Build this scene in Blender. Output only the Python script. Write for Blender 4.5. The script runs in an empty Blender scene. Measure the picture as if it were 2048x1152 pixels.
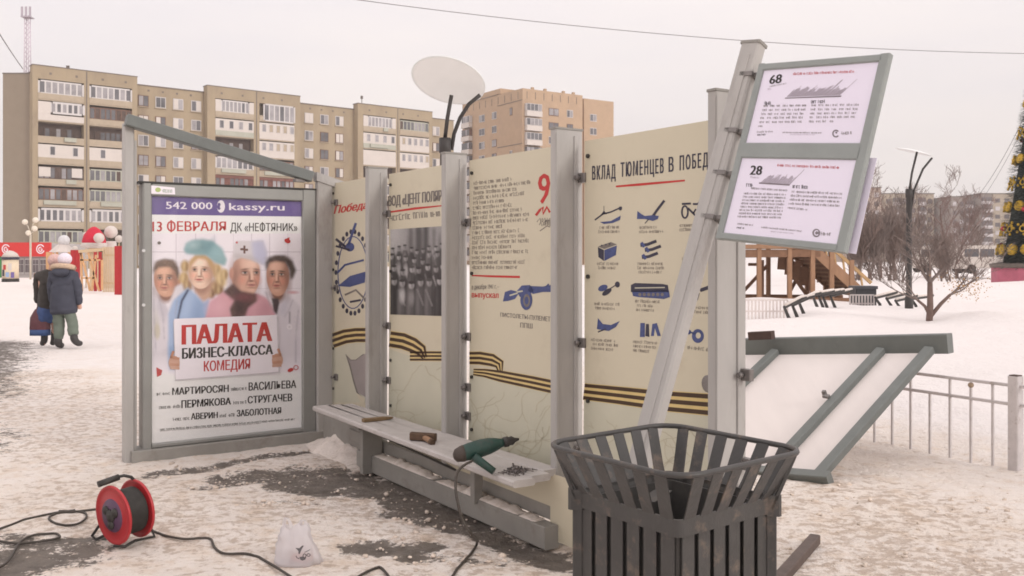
import bpy, bmesh, math, random
import numpy as np
from mathutils import Vector, Matrix, noise
R = math.radians
sc = bpy.context.scene
COL = sc.collection

# ---------------------------------------------------------------- camera, sky, sun, exposure
F, CX, HY, H = 1844.0, 1024.0, 515.0, 1.5          # focal length in photo pixels, centre column, horizon row, eye height
cam_d = bpy.data.cameras.new('camera'); cam = bpy.data.objects.new('camera', cam_d); COL.objects.link(cam)
cam.location = (0, 0, H); cam.rotation_euler = (R(90), 0, 0)
cam_d.sensor_width = 36; cam_d.lens = 36 * F / 2048; cam_d.shift_y = -(576 - HY) / 2048
cam_d.clip_start = 0.05; cam_d.clip_end = 4000
sc.camera = cam

SUN_EL, SUN_AZ = R(24), R(128)                       # azimuth from +Y clockwise (towards +X)
w = bpy.data.worlds.new('World'); sc.world = w; w.use_nodes = True
nt = w.node_tree; nt.nodes.clear()
def N(t, k, **a):
    n = t.nodes.new(k)
    for q, v in a.items(): setattr(n, q, v)
    return n
out = N(nt, 'ShaderNodeOutputWorld'); bg = N(nt, 'ShaderNodeBackground'); bg.inputs[1].default_value = 0.10
sky = N(nt, 'ShaderNodeTexSky', sky_type='NISHITA', sun_disc=False, sun_elevation=SUN_EL, sun_rotation=SUN_AZ)
tc = N(nt, 'ShaderNodeTexCoord'); mp = N(nt, 'ShaderNodeMapping'); mp.inputs['Scale'].default_value = (1.2, 1.2, 5)
nz = N(nt, 'ShaderNodeTexNoise'); nz.inputs['Scale'].default_value = 1.6; nz.inputs['Detail'].default_value = 5
cr = N(nt, 'ShaderNodeValToRGB')
cr.color_ramp.elements[0].position = .3; cr.color_ramp.elements[0].color = (.82, .765, .78, 1)
cr.color_ramp.elements[1].position = .7; cr.color_ramp.elements[1].color = (.95, .865, .825, 1)
sc_n = N(nt, 'ShaderNodeVectorMath', operation='SCALE'); sc_n.inputs['Scale'].default_value = 10.0
mx = N(nt, 'ShaderNodeMix', data_type='RGBA'); mx.inputs[0].default_value = .96
L = nt.links.new
L(tc.outputs['Generated'], mp.inputs[0]); L(mp.outputs[0], nz.inputs['Vector']); L(nz.outputs[0], cr.inputs[0])
sx_ = N(nt, 'ShaderNodeSeparateXYZ'); ov = N(nt, 'ShaderNodeMath', operation='MULTIPLY_ADD', use_clamp=False); ov.inputs[1].default_value = 6.4; ov.inputs[2].default_value = 9.15   # an overcast sky brightens towards the zenith
L(tc.outputs['Generated'], sx_.inputs[0]); L(sx_.outputs[2], ov.inputs[0]); L(ov.outputs[0], sc_n.inputs['Scale'])
L(cr.outputs[0], sc_n.inputs[0]); L(sky.outputs[0], mx.inputs[6]); L(sc_n.outputs[0], mx.inputs[7])
L(mx.outputs[2], bg.inputs[0]); L(bg.outputs[0], out.inputs[0])
sun_d = bpy.data.lights.new('sun', 'SUN'); sun = bpy.data.objects.new('sun', sun_d); COL.objects.link(sun)
sun_d.energy = 1.15; sun_d.angle = R(14); sun_d.color = (1, .95, .89)
sdir = Vector((math.sin(SUN_AZ) * math.cos(SUN_EL), math.cos(SUN_AZ) * math.cos(SUN_EL), math.sin(SUN_EL)))
sun.rotation_euler = sdir.to_track_quat('Z', 'Y').to_euler()
sun.location = (0, 0, 60)
sc.view_settings.view_transform = 'Standard'; sc.view_settings.look = 'None'
sc.cycles.filter_width = 1.75                          # the photograph is a little soft
sc.view_settings.exposure = 0.16; sc.view_settings.gamma = 1.0

# ---------------------------------------------------------------- measuring helpers
def P(px, py, Y): return Vector(((px - CX) / F * Y, Y, H - (py - HY) / F * Y))
def G(px, py, z=0.0): return P(px, py, (H - z) * F / (py - HY))
def onplane(px, py, p0, n):
    d = Vector(((px - CX) / F, 1, -(py - HY) / F)); o = Vector((0, 0, H))
    return o + d * ((p0 - o).dot(n) / d.dot(n))
def sm(a, b, x):
    x = max(0, min(1, (x - a) / (b - a))); return x * x * (3 - 2 * x)

# ---------------------------------------------------------------- ground height
def gz(x, y):
    z = 0.014 * noise.noise(Vector((x * 1.3, y * 1.3, 0))) + 0.014 * noise.noise(Vector((x * 4, y * 4, 3)))
    z += 0.009 * noise.noise(Vector((x * 11, y * 11, 7)))
    # snow bank beyond the low fence on the right and ridges far back
    s = (x - 3.0) * .87 + (y - 7.47) * .49                # distance beyond the low fence
    if y > 5: z += 0.22 * sm(0.25, 1.6, s) * (.75 + .5 * noise.noise(Vector((x * .5, y * .5, 9)))) * (1 - sm(22, 34, y))
    if y > 14 and x > 3: z += .16 * sm(15, 20, y) * (1 - sm(30, 38, y)) * sm(3, 6, x) * max(0, .3 + 1.4 * noise.noise(Vector((x * .45, y * .3, 14))))
    if y > 25 and x > 4: z += .5 * sm(30, 40, y) * (1 - sm(43, 48, y)) * sm(10, 17, x) * (.8 + .4 * noise.noise(Vector((x * .25, y * .12, 4))))
    return z

# ---------------------------------------------------------------- materials
MATS = {}
def lin(c):
    return tuple(((v / 255) / 12.92 if v / 255 <= .04045 else ((v / 255 + .055) / 1.055) ** 2.4) for v in c)
def M(name, col, rough=.7, metal=0, var=.12, scale=6, bump=0, bscale=60, spec=.4, coat=0, dirt=None, dscale=3, dlo=.55, dhi=.75, stretch=(1, 1, 1)):
    """col: linear base colour; var: lightness variation; dirt: colour of stains with a shape of their own"""
    if name in MATS: return MATS[name]
    m = bpy.data.materials.new(name); m.use_nodes = True; t = m.node_tree; b = t.nodes['Principled BSDF']; l = t.links.new
    b.inputs['Roughness'].default_value = rough; b.inputs['Metallic'].default_value = metal
    b.inputs['Specular IOR Level'].default_value = spec
    b.inputs['Coat Weight'].default_value = coat
    tcn = N(t, 'ShaderNodeTexCoord'); mpn = N(t, 'ShaderNodeMapping'); mpn.inputs['Scale'].default_value = stretch
    l(tcn.outputs['Object'], mpn.inputs[0])
    n1 = N(t, 'ShaderNodeTexNoise'); n1.inputs['Scale'].default_value = scale; n1.inputs['Detail'].default_value = 6; n1.inputs['Roughness'].default_value = .65
    l(mpn.outputs[0], n1.inputs['Vector'])
    mr = N(t, 'ShaderNodeMapRange'); mr.inputs[1].default_value = .3; mr.inputs[2].default_value = .7
    mr.inputs[3].default_value = 1 - var; mr.inputs[4].default_value = 1 + var
    l(n1.outputs[0], mr.inputs[0])
    sv = N(t, 'ShaderNodeVectorMath', operation='SCALE'); sv.inputs[0].default_value = col[:3]
    l(mr.outputs[0], sv.inputs['Scale']); last = sv.outputs[0]
    if dirt:
        n2 = N(t, 'ShaderNodeTexNoise'); n2.inputs['Scale'].default_value = dscale; n2.inputs['Detail'].default_value = 8; n2.inputs['Roughness'].default_value = .7
        l(mpn.outputs[0], n2.inputs['Vector'])
        r2 = N(t, 'ShaderNodeMapRange'); r2.inputs[1].default_value = dlo; r2.inputs[2].default_value = dhi
        l(n2.outputs[0], r2.inputs[0])
        mm = N(t, 'ShaderNodeMix', data_type='RGBA'); l(r2.outputs[0], mm.inputs[0]); l(last, mm.inputs[6]); mm.inputs[7].default_value = (*dirt, 1)
        last = mm.outputs[2]
    l(last, b.inputs['Base Color'])
    if bump:
        nb = N(t, 'ShaderNodeTexNoise'); nb.inputs['Scale'].default_value = bscale; nb.inputs['Detail'].default_value = 4
        l(mpn.outputs[0], nb.inputs['Vector'])
        bn = N(t, 'ShaderNodeBump'); bn.inputs['Strength'].default_value = bump; bn.inputs['Distance'].default_value = .01
        l(nb.outputs[0], bn.inputs['Height']); l(bn.outputs[0], b.inputs['Normal'])
    MATS[name] = m; return m
def S(name, rgb, k=1.15, **a):               # from an sRGB photo colour, lifted to the surface's own colour
    return M(name, tuple(min(.86, v * k) for v in lin(rgb)), **a)

# ---------------------------------------------------------------- mesh builder
ORG = {}
def root_of(o):
    while o.parent: o = o.parent
    return o
class MB:
    def __init__(s): s.v, s.f, s.mi, s.ms, s.cur, s.smooth = [], [], [], [], None, []
    def m(s, mat):
        if mat not in s.ms: s.ms.append(mat)
        s.cur = s.ms.index(mat); return s
    def add(s, vs, fs, smooth=False):
        b = len(s.v); s.v += [Vector(v) for v in vs]
        for f in fs: s.f.append([b + i for i in f]); s.mi.append(s.cur or 0); s.smooth.append(smooth)
        return s
    def box(s, c, size, rz=0, ch=0):
        x, y, z = (q / 2 for q in size); c = Vector(c); rot = Matrix.Rotation(rz, 3, 'Z')
        return s.bar(c - Vector((0, 0, z)), c + Vector((0, 0, z)), size[0], size[1], rot @ Vector((0, 1, 0)), ch)
    def bar(s, p0, p1, wd, ht, up=(0, 0, 1), ch=0, end=None):
        """box beam from p0 to p1, wd across, ht along up; chamfered edges of ch"""
        p0, p1 = Vector(p0), Vector(p1); ax = (p1 - p0).normalized(); up = Vector(up)
        u = up - ax * up.dot(ax)
        if u.length < 1e-5: u = Vector((1, 0, 0)) - ax * ax.x
        u.normalize(); r = ax.cross(u)
        a, b = wd / 2, ht / 2; c = min(ch, a * .8, b * .8)
        prof = [(-a, -b), (a, -b), (a, b), (-a, b)] if c <= 0 else [(-a + c, -b), (a - c, -b), (a, -b + c), (a, b - c), (a - c, b), (-a + c, b), (-a, b - c), (-a, -b + c)]
        n = len(prof); k = end if end else 1
        vs = [p0 + r * x + u * y for x, y in prof] + [p1 + r * x * k + u * y * k for x, y in prof]
        return s.add(vs, [[i, (i + 1) % n, n + (i + 1) % n, n + i] for i in range(n)] + [list(range(n))[::-1], list(range(n, 2 * n))])
    def tube(s, pts, rad, seg=8, cap=True):
        pts = [Vector(p) for p in pts]; rs = rad if isinstance(rad, (list, tuple)) else [rad] * len(pts)
        vs, prev = [], None
        for i, p in enumerate(pts):
            d = (pts[min(i + 1, len(pts) - 1)] - pts[max(i - 1, 0)]).normalized()
            if prev is None:
                a = Vector((0, 0, 1)) if abs(d.z) < .9 else Vector((1, 0, 0)); u = (a - d * a.dot(d)).normalized()
            else:
                u = (prev - d * prev.dot(d)).normalized()
            prev = u; r = d.cross(u)
            vs += [p + (u * math.cos(2 * math.pi * k / seg) + r * math.sin(2 * math.pi * k / seg)) * rs[i] for k in range(seg)]
        fs = [[i * seg + k, i * seg + (k + 1) % seg, (i + 1) * seg + (k + 1) % seg, (i + 1) * seg + k] for i in range(len(pts) - 1) for k in range(seg)]
        s.add(vs, fs, True)
        if cap: s.add([], []); b = len(s.v) - len(vs); s.f += [[b + k for k in range(seg)][::-1], [b + len(vs) - seg + k for k in range(seg)]]; s.mi += [s.cur or 0] * 2; s.smooth += [False] * 2
        return s
    def lathe(s, c, prof, ax=(0, 0, 1), seg=24, smooth=True):
        """prof: (radius, height along ax)"""
        c, ax = Vector(c), Vector(ax).normalized(); a = Vector((0, 0, 1)) if abs(ax.z) < .9 else Vector((1, 0, 0))
        u = (a - ax * a.dot(ax)).normalized(); r = ax.cross(u); vs = []
        for q, h in prof: vs += [c + ax * h + (u * math.cos(2 * math.pi * k / seg) + r * math.sin(2 * math.pi * k / seg)) * q for k in range(seg)]
        n = len(prof)
        s.add(vs, [[i * seg + k, i * seg + (k + 1) % seg, (i + 1) * seg + (k + 1) % seg, (i + 1) * seg + k] for i in range(n - 1) for k in range(seg)], smooth)
        b = len(s.v) - len(vs)
        for q in (0, n - 1):
            if prof[q][0] > 1e-4: s.f.append([b + q * seg + k for k in range(seg)]); s.mi.append(s.cur or 0); s.smooth.append(False)
        return s
    def ball(s, c, r, seg=14, rings=8, sq=(1, 1, 1)):
        c = Vector(c); vs = []
        for i in range(rings + 1):
            a = math.pi * i / rings
            for k in range(seg):
                b = 2 * math.pi * k / seg
                vs.append(c + Vector((math.sin(a) * math.cos(b) * sq[0], math.sin(a) * math.sin(b) * sq[1], math.cos(a) * sq[2])) * r)
        return s.add(vs, [[i * seg + k, (i + 1) * seg + k, (i + 1) * seg + (k + 1) % seg, i * seg + (k + 1) % seg] for i in range(rings) for k in range(seg)], True)
    def prism(s, pts, off):
        """closed outline given extent off (a vector)"""
        n = len(pts); off = Vector(off); vs = [Vector(p) for p in pts] + [Vector(p) + off for p in pts]
        return s.add(vs, [[i, (i + 1) % n, n + (i + 1) % n, n + i] for i in range(n)] + [list(range(n))[::-1], list(range(n, 2 * n))])
    def loft(s, rings, cap=True, smooth=True):
        n = len(rings[0]); vs = [p for r in rings for p in r]
        s.add(vs, [[i * n + k, i * n + (k + 1) % n, (i + 1) * n + (k + 1) % n, (i + 1) * n + k] for i in range(len(rings) - 1) for k in range(n)], smooth)
        if cap:
            b = len(s.v) - len(vs); s.f += [[b + k for k in range(n)], [b + len(vs) - n + k for k in range(n)]]; s.mi += [s.cur or 0] * 2; s.smooth += [False] * 2
        return s
    def build(s, name, mat=None, parent=None, org=None, fixn=True):
        if mat is not None and not s.ms: s.ms.append(mat)
        me = bpy.data.meshes.new(name); o = bpy.data.objects.new(name, me); COL.objects.link(o)
        if parent is not None: base = ORG[root_of(parent).name]; o.parent = parent
        else:
            base = Vector(org) if org is not None else Vector((sum(v.x for v in s.v) / len(s.v), sum(v.y for v in s.v) / len(s.v), min(v.z for v in s.v)))
            o.location = base; ORG[o.name] = base
        me.from_pydata([v - base for v in s.v], [], s.f)
        for m in s.ms: me.materials.append(m)
        me.polygons.foreach_set('material_index', s.mi[:len(me.polygons)]); me.polygons.foreach_set('use_smooth', s.smooth[:len(me.polygons)])
        if fixn:
            bm = bmesh.new(); bm.from_mesh(me); bmesh.ops.recalc_face_normals(bm, faces=bm.faces); bm.to_mesh(me); bm.free()
        me.update(); return o
def tag(o, label=None, cat=None, group=None, kind=None):
    for k, v in (('label', label), ('category', cat), ('group', group), ('kind', kind)):
        if v: o[k] = v
    return o
def thing(name, label, cat, loc, group=None):
    o = bpy.data.objects.new(name, None); COL.objects.link(o); o.location = loc; o.empty_display_size = .2
    ORG[o.name] = Vector(loc); return tag(o, label, cat, group)
def dup(root, loc, label=None, rz=None, scale=None):
    r = root.copy(); COL.objects.link(r); r.location = loc; ORG[r.name] = Vector(loc)
    if rz is not None: r.rotation_euler.z = rz
    if scale: r.scale = (scale,) * 3
    if label: r['label'] = label
    for ch in list(root.children):
        c = ch.copy(); COL.objects.link(c); c.parent = r
        for g in list(ch.children):
            d = g.copy(); COL.objects.link(d); d.parent = c
    return r

# ---------------------------------------------------------------- printed sheets: lettering and pictures lie on the sheet's own plane
_txt = {}
def text_mesh(body, sp):
    key = (body, sp)
    if key not in _txt:
        def shape(b_):
            c = bpy.data.curves.new('lettering', 'FONT'); c.body = b_; c.resolution_u = 2; c.space_character = sp
            o = bpy.data.objects.new('lettering', c); COL.objects.link(o)
            dg = bpy.context.evaluated_depsgraph_get(); me = bpy.data.meshes.new_from_object(o.evaluated_get(dg))
            r_ = [(v.co.x, v.co.y) for v in me.vertices], [list(p.vertices) for p in me.polygons]
            bpy.data.objects.remove(o); bpy.data.curves.remove(c); bpy.data.meshes.remove(me); return r_
        vs, fs = shape(body.replace('Ф', 'О'))
        if 'Ф' in body:                                  # the built-in glyph fills its bowls, so its stem is set by hand
            wo = shape('О')[0]; wo = max(v[0] for v in wo) - min(v[0] for v in wo)
            for i, ch in enumerate(body):
                if ch == 'Ф':
                    xc = max(v[0] for v in shape(body[:i + 1].replace('Ф', 'О'))[0]) - wo / 2
                    for ya, yb in ((-.07, -.012), (.085, .645), (.742, .80)):
                        k = len(vs); vs += [(xc - .05, ya), (xc + .05, ya), (xc + .05, yb), (xc - .05, yb)]; fs.append([k, k + 1, k + 2, k + 3])
        x0, x1 = min(v[0] for v in vs), max(v[0] for v in vs)
        _txt[key] = ([((v[0] - x0) / (x1 - x0), v[1] / .729) for v in vs], fs)
    return _txt[key]
def picmat():
    if 'printed picture' not in MATS:
        m = bpy.data.materials.new('printed picture'); m.use_nodes = True; t = m.node_tree; n = N(t, 'ShaderNodeAttribute'); n.attribute_name = 'picture'
        t.links.new(n.outputs['Color'], t.nodes['Principled BSDF'].inputs['Base Color']); t.nodes['Principled BSDF'].inputs['Roughness'].default_value = .5; MATS['printed picture'] = m
    return MATS['printed picture']
def blur(a, n):
    for ax in (0, 1):
        for _ in range(2):
            p = np.pad(a, [(n, n) if q == ax else (0, 0) for q in range(a.ndim)], mode='edge'); c = np.cumsum(p, axis=ax); z = np.zeros_like(np.take(c, [0], axis=ax)); c = np.concatenate([z, c], axis=ax)
            k = 2 * n + 1; L_ = a.shape[ax]; a = (np.take(c, range(k, k + L_), axis=ax) - np.take(c, range(0, L_), axis=ax)) / k
    return a
class Pic:
    """soft-edged picture painter used for the printed portraits and the old photograph"""
    def __init__(s, x0, y0, x1, y1, w_, h, bg):
        s.X, s.Y = np.meshgrid(np.linspace(x0, x1, w_), np.linspace(y0, y1, h)); s.im = np.zeros((h, w_, 3)) + np.array(lin(bg)); s.px = (x1 - x0) / w_
    def put(s, mask, c, a=1.0):
        m = np.clip(mask * a, 0, 1)[..., None]; s.im = s.im * (1 - m) + np.array(lin(c)) * m; return s
    def ell(s, x, y, rx, ry, c, soft=.12, a=1.0, rot=0):
        dx, dy = s.X - x, s.Y - y; u = dx * math.cos(rot) + dy * math.sin(rot); v = -dx * math.sin(rot) + dy * math.cos(rot); d = np.sqrt((u / rx) ** 2 + (v / ry) ** 2)
        return s.put(np.clip((1 + soft - d) / (2 * soft), 0, 1), c, a)
    def poly(s, pts, c, soft=1, a=1.0):
        ins = np.zeros(s.X.shape, bool); n = len(pts)
        for i in range(n):
            (xa, ya), (xb, yb) = pts[i], pts[(i + 1) % n]
            if ya == yb: continue
            ins ^= ((ya > s.Y) != (yb > s.Y)) & (s.X < (xb - xa) * (s.Y - ya) / (yb - ya) + xa)
        return s.put(blur(ins.astype(float), soft) if soft else ins.astype(float), c, a)
class Canvas(MB):
    def __init__(s, p0, n, tr=None, step=.0005):
        super().__init__(); s.p0, s.n, s.tr, s.step, s.lay = Vector(p0), Vector(n).normalized(), tr, step, 1
    def q(s, x, y, lay=None):
        if s.tr: x, y = s.tr(x, y)
        return onplane(x, y, s.p0, s.n) + s.n * s.step * (lay or s.lay)
    def poly(s, pts, mat, lay=None):
        s.m(mat).add([s.q(x, y, lay) for x, y in pts], [list(range(len(pts)))]); return s
    def ell(s, x, y, rx, ry, mat, lay=None, n=20, rot=0):
        c, d = math.cos(rot), math.sin(rot)
        return s.poly([(x + rx * math.cos(a) * c - ry * math.sin(a) * d, y + rx * math.cos(a) * d + ry * math.sin(a) * c) for a in (2 * math.pi * k / n for k in range(n))], mat, lay)
    def ring(s, x, y, rx, ry, wd, mat, lay=None, n=24, a0=0, a1=360):
        pts = [(x + rx * math.cos(R(a0 + (a1 - a0) * k / n)), y + ry * math.sin(R(a0 + (a1 - a0) * k / n))) for k in range(n + 1)]
        return s.stroke(pts, wd, mat, lay)
    def stroke(s, pts, wd, mat, lay=None):
        wds = wd if isinstance(wd, (list, tuple)) else [wd] * len(pts); a, b = [], []
        for i, (x, y) in enumerate(pts):
            x0, y0 = pts[max(i - 1, 0)]; x1, y1 = pts[min(i + 1, len(pts) - 1)]
            dx, dy = x1 - x0, y1 - y0; l = math.hypot(dx, dy) or 1; nx, ny = -dy / l * wds[i] / 2, dx / l * wds[i] / 2
            a.append(s.q(x + nx, y + ny, lay)); b.append(s.q(x - nx, y - ny, lay))
        n = len(pts); s.m(mat).add(a + b, [[i, i + 1, n + i + 1, n + i] for i in range(n - 1)]); return s
    def text(s, body, TL, TR, BR, BL, mat, bold=.02, lay=None, sp=1.0):
        # heavier weights are struck two or three times, a hair apart
        l0 = math.hypot(TR[0] - TL[0], TR[1] - TL[1]); hh = math.hypot(BL[0] - TL[0], BL[1] - TL[1]); n = 1 if bold < .008 else (2 if bold < .018 else 3); d_ = bold * 1.5 * hh / l0
        for k in range(n): s._strike((body, sp), TL, TR, BR, BL, mat, (lay or s.lay) + k * .1, 0 if n == 1 else (2 * k / (n - 1) - 1) * d_)
        return s
    def _strike(s, body, TL, TR, BR, BL, mat, lay, du):
        vs, fs = text_mesh(*body); out = []
        for u, v in vs:
            v = 1 - v; u += du
            tx, ty = TL[0] + (TR[0] - TL[0]) * u, TL[1] + (TR[1] - TL[1]) * u
            bx, by = BL[0] + (BR[0] - BL[0]) * u, BL[1] + (BR[1] - BL[1]) * u
            out.append(s.q(tx + (bx - tx) * v, ty + (by - ty) * v, lay))
        s.m(mat).add(out, fs); return s
    def raster(s, x0, y0, x1, y1, img, lay=2, name='picture colours'):
        """a printed picture: rows of colour (linear RGB) laid on a fine grid of its own"""
        h, w_ = img.shape[:2]; vs = []
        for j in range(h):
            for i in range(w_): vs.append(s.q(x0 + (x1 - x0) * i / (w_ - 1), y0 + (y1 - y0) * j / (h - 1), lay))
        s.pics = getattr(s, 'pics', []); s.pics.append((len(s.v), img.reshape(-1, 3)))
        s.m(picmat()).add(vs, [[j * w_ + i, j * w_ + i + 1, (j + 1) * w_ + i + 1, (j + 1) * w_ + i] for j in range(h - 1) for i in range(w_ - 1)]); return s
    def build(s, *a, **k):
        o = super().build(*a, **k)
        if getattr(s, 'pics', None):
            at = o.data.color_attributes.new('picture', 'FLOAT_COLOR', 'POINT'); arr = np.ones((len(s.v), 4), np.float32)
            for b, c in s.pics: arr[b:b + len(c), :3] = c
            at.data.foreach_set('color', arr.ravel())
        return o
    def lines(s, x0, y0, x1, y1, h, mat, rng, lay=None, fill=.8, cw=.6):
        """a line of print too small to read: rows of letter-sized strokes in words"""
        l = math.hypot(x1 - x0, y1 - y0); ux, uy = (x1 - x0) / l, (y1 - y0) / l; vx, vy = -uy, ux; t = 0
        def Q(a, b): return (x0 + ux * a + vx * b, y0 + uy * a + vy * b)
        while t < l:
            for k in range(rng.randint(3, 10)):
                wl = h * cw * rng.uniform(.7, 1.1)
                if t + wl > l: return s
                a, b = t, t + wl * fill; st = h * .14
                up = -h * (1.0 if rng.random() > .18 else 1.25)
                for kind in rng.choice((('l', 't'), ('l', 'r'), ('l', 'm'), ('l', 't', 'b'), ('l', 'r', 't'), ('r', 'm'))):
                    if kind == 'l': s.poly([Q(a, 0), Q(a + st, 0), Q(a + st, up), Q(a, up)], mat, lay)
                    if kind == 'r': s.poly([Q(b - st, 0), Q(b, 0), Q(b, up), Q(b - st, up)], mat, lay)
                    if kind == 't': s.poly([Q(a, up + st), Q(b, up + st), Q(b, up), Q(a, up)], mat, lay)
                    if kind == 'm': s.poly([Q(a, up * .5 + st / 2), Q(b, up * .5 + st / 2), Q(b, up * .5 - st / 2), Q(a, up * .5 - st / 2)], mat, lay)
                    if kind == 'b': s.poly([Q(a, 0), Q(b, 0), Q(b, -st), Q(a, -st)], mat, lay)
                t += wl
            t += h * .5
        return s

# ================================================================= GROUND
def axis_lines(lo, hi, d0, g, far):
    a = [lo]; 
    while a[-1] < hi: a.append(a[-1] + d0)
    s = d0
    while a[-1] < far: s *= g; a.append(a[-1] + s)
    return a
xs_p = axis_lines(0, 4.2, .045, 1.07, 1500); xs = [-x for x in xs_p[:0:-1]] + xs_p
ys = [-300, -100, -30, -10, -4, -1, 1] + axis_lines(2.0, 9.5, .045, 1.055, 2500)
def seg_d(x, y, a, b):
    ax, ay = a; bx, by = b; t = max(0, min(1, ((x - ax) * (bx - ax) + (y - ay) * (by - ay)) / ((bx - ax) ** 2 + (by - ay) ** 2)))
    return math.hypot(x - ax - t * (bx - ax), y - ay - t * (by - ay))
def g2(px, py): v = G(px, py); return (v.x, v.y)
# where feet and shovels have bared the paving (strips: two ends, half width, strength)
BARE = [(g2(310, 950), g2(640, 900), .10, .8), (g2(470, 955), g2(650, 945), .20, .75), (g2(600, 965), g2(760, 985), .26, .95), (g2(720, 950), g2(900, 1035), .20, 1),
        (g2(900, 1030), g2(1095, 1120), .15, 1), (g2(700, 1085), g2(860, 1108), .10, 1), (g2(790, 1030), g2(900, 1060), .06, .8),
        (g2(400, 975), g2(520, 965), .05, .6), (g2(850, 1120), g2(1000, 1135), .05, .5), (g2(500, 1000), g2(620, 1010), .04, .5),
        ((-9.4, 15.5), (-6.6, 9.6), 1.25, .95), ((-6.2, 9.8), (-4.3, 7.2), .45, .6), (g2(-40, 1150), g2(60, 1120), .32, .9), (g2(60, 1085), g2(160, 1078), .10, .8), (g2(-60, 1060), g2(60, 1085), .08, .6)]
DIRTY = [(g2(200, 1000), g2(900, 1100), 1.2), (g2(1650, 1000), g2(2000, 1130), 1.2), (g2(500, 930), g2(1000, 960), .5), (g2(1300, 1000), g2(1600, 1150), 1), (g2(40, 760), g2(200, 900), 1.2)]
verts, bare, dirty = [], [], []
for y in ys:
    for x in xs:
        b = 0; d = .45 - .45 * sm(.2, 1.2, (x - 3.0) * .87 + (y - 7.47) * .49 if y > 4 else 0) - .25 * sm(1, 3, -x) * sm(6, 9, y)
        if 2.5 < y < 20 and -14 < x < 6:
            wx = x + .16 * noise.noise(Vector((x * 1.7, y * 1.7, 20))) + .05 * noise.noise(Vector((x * 6, y * 6, 21))); wy = y + .16 * noise.noise(Vector((x * 1.7, y * 1.7, 30))) + .05 * noise.noise(Vector((x * 6, y * 6, 31)))
            for a, c, hw, k in BARE:
                q = seg_d(wx, wy, a, c); b = max(b, k * (1 - sm(hw * .45, hw * 1.5, q)))
            for a, c, hw in DIRTY:
                d = max(d, 1 - sm(hw * .3, hw * 1.4, seg_d(wx, wy, a, c)))
        z = gz(x, y) - .012 * b
        verts.append((x, y, z)); bare.append(b); dirty.append(d)
nx = len(xs)
faces = [(j * nx + i, j * nx + i + 1, (j + 1) * nx + i + 1, (j + 1) * nx + i) for j in range(len(ys) - 1) for i in range(nx - 1)]
me = bpy.data.meshes.new('snowy_ground'); me.from_pydata(verts, [], faces)
for nm, arr in (('bare', bare), ('dirty', dirty)):
    at = me.attributes.new(nm, 'FLOAT', 'POINT'); at.data.foreach_set('value', arr)
me.polygons.foreach_set('use_smooth', [True] * len(faces))
ground = bpy.data.objects.new('snowy_ground', me); COL.objects.link(ground); ground['kind'] = 'structure'
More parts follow.
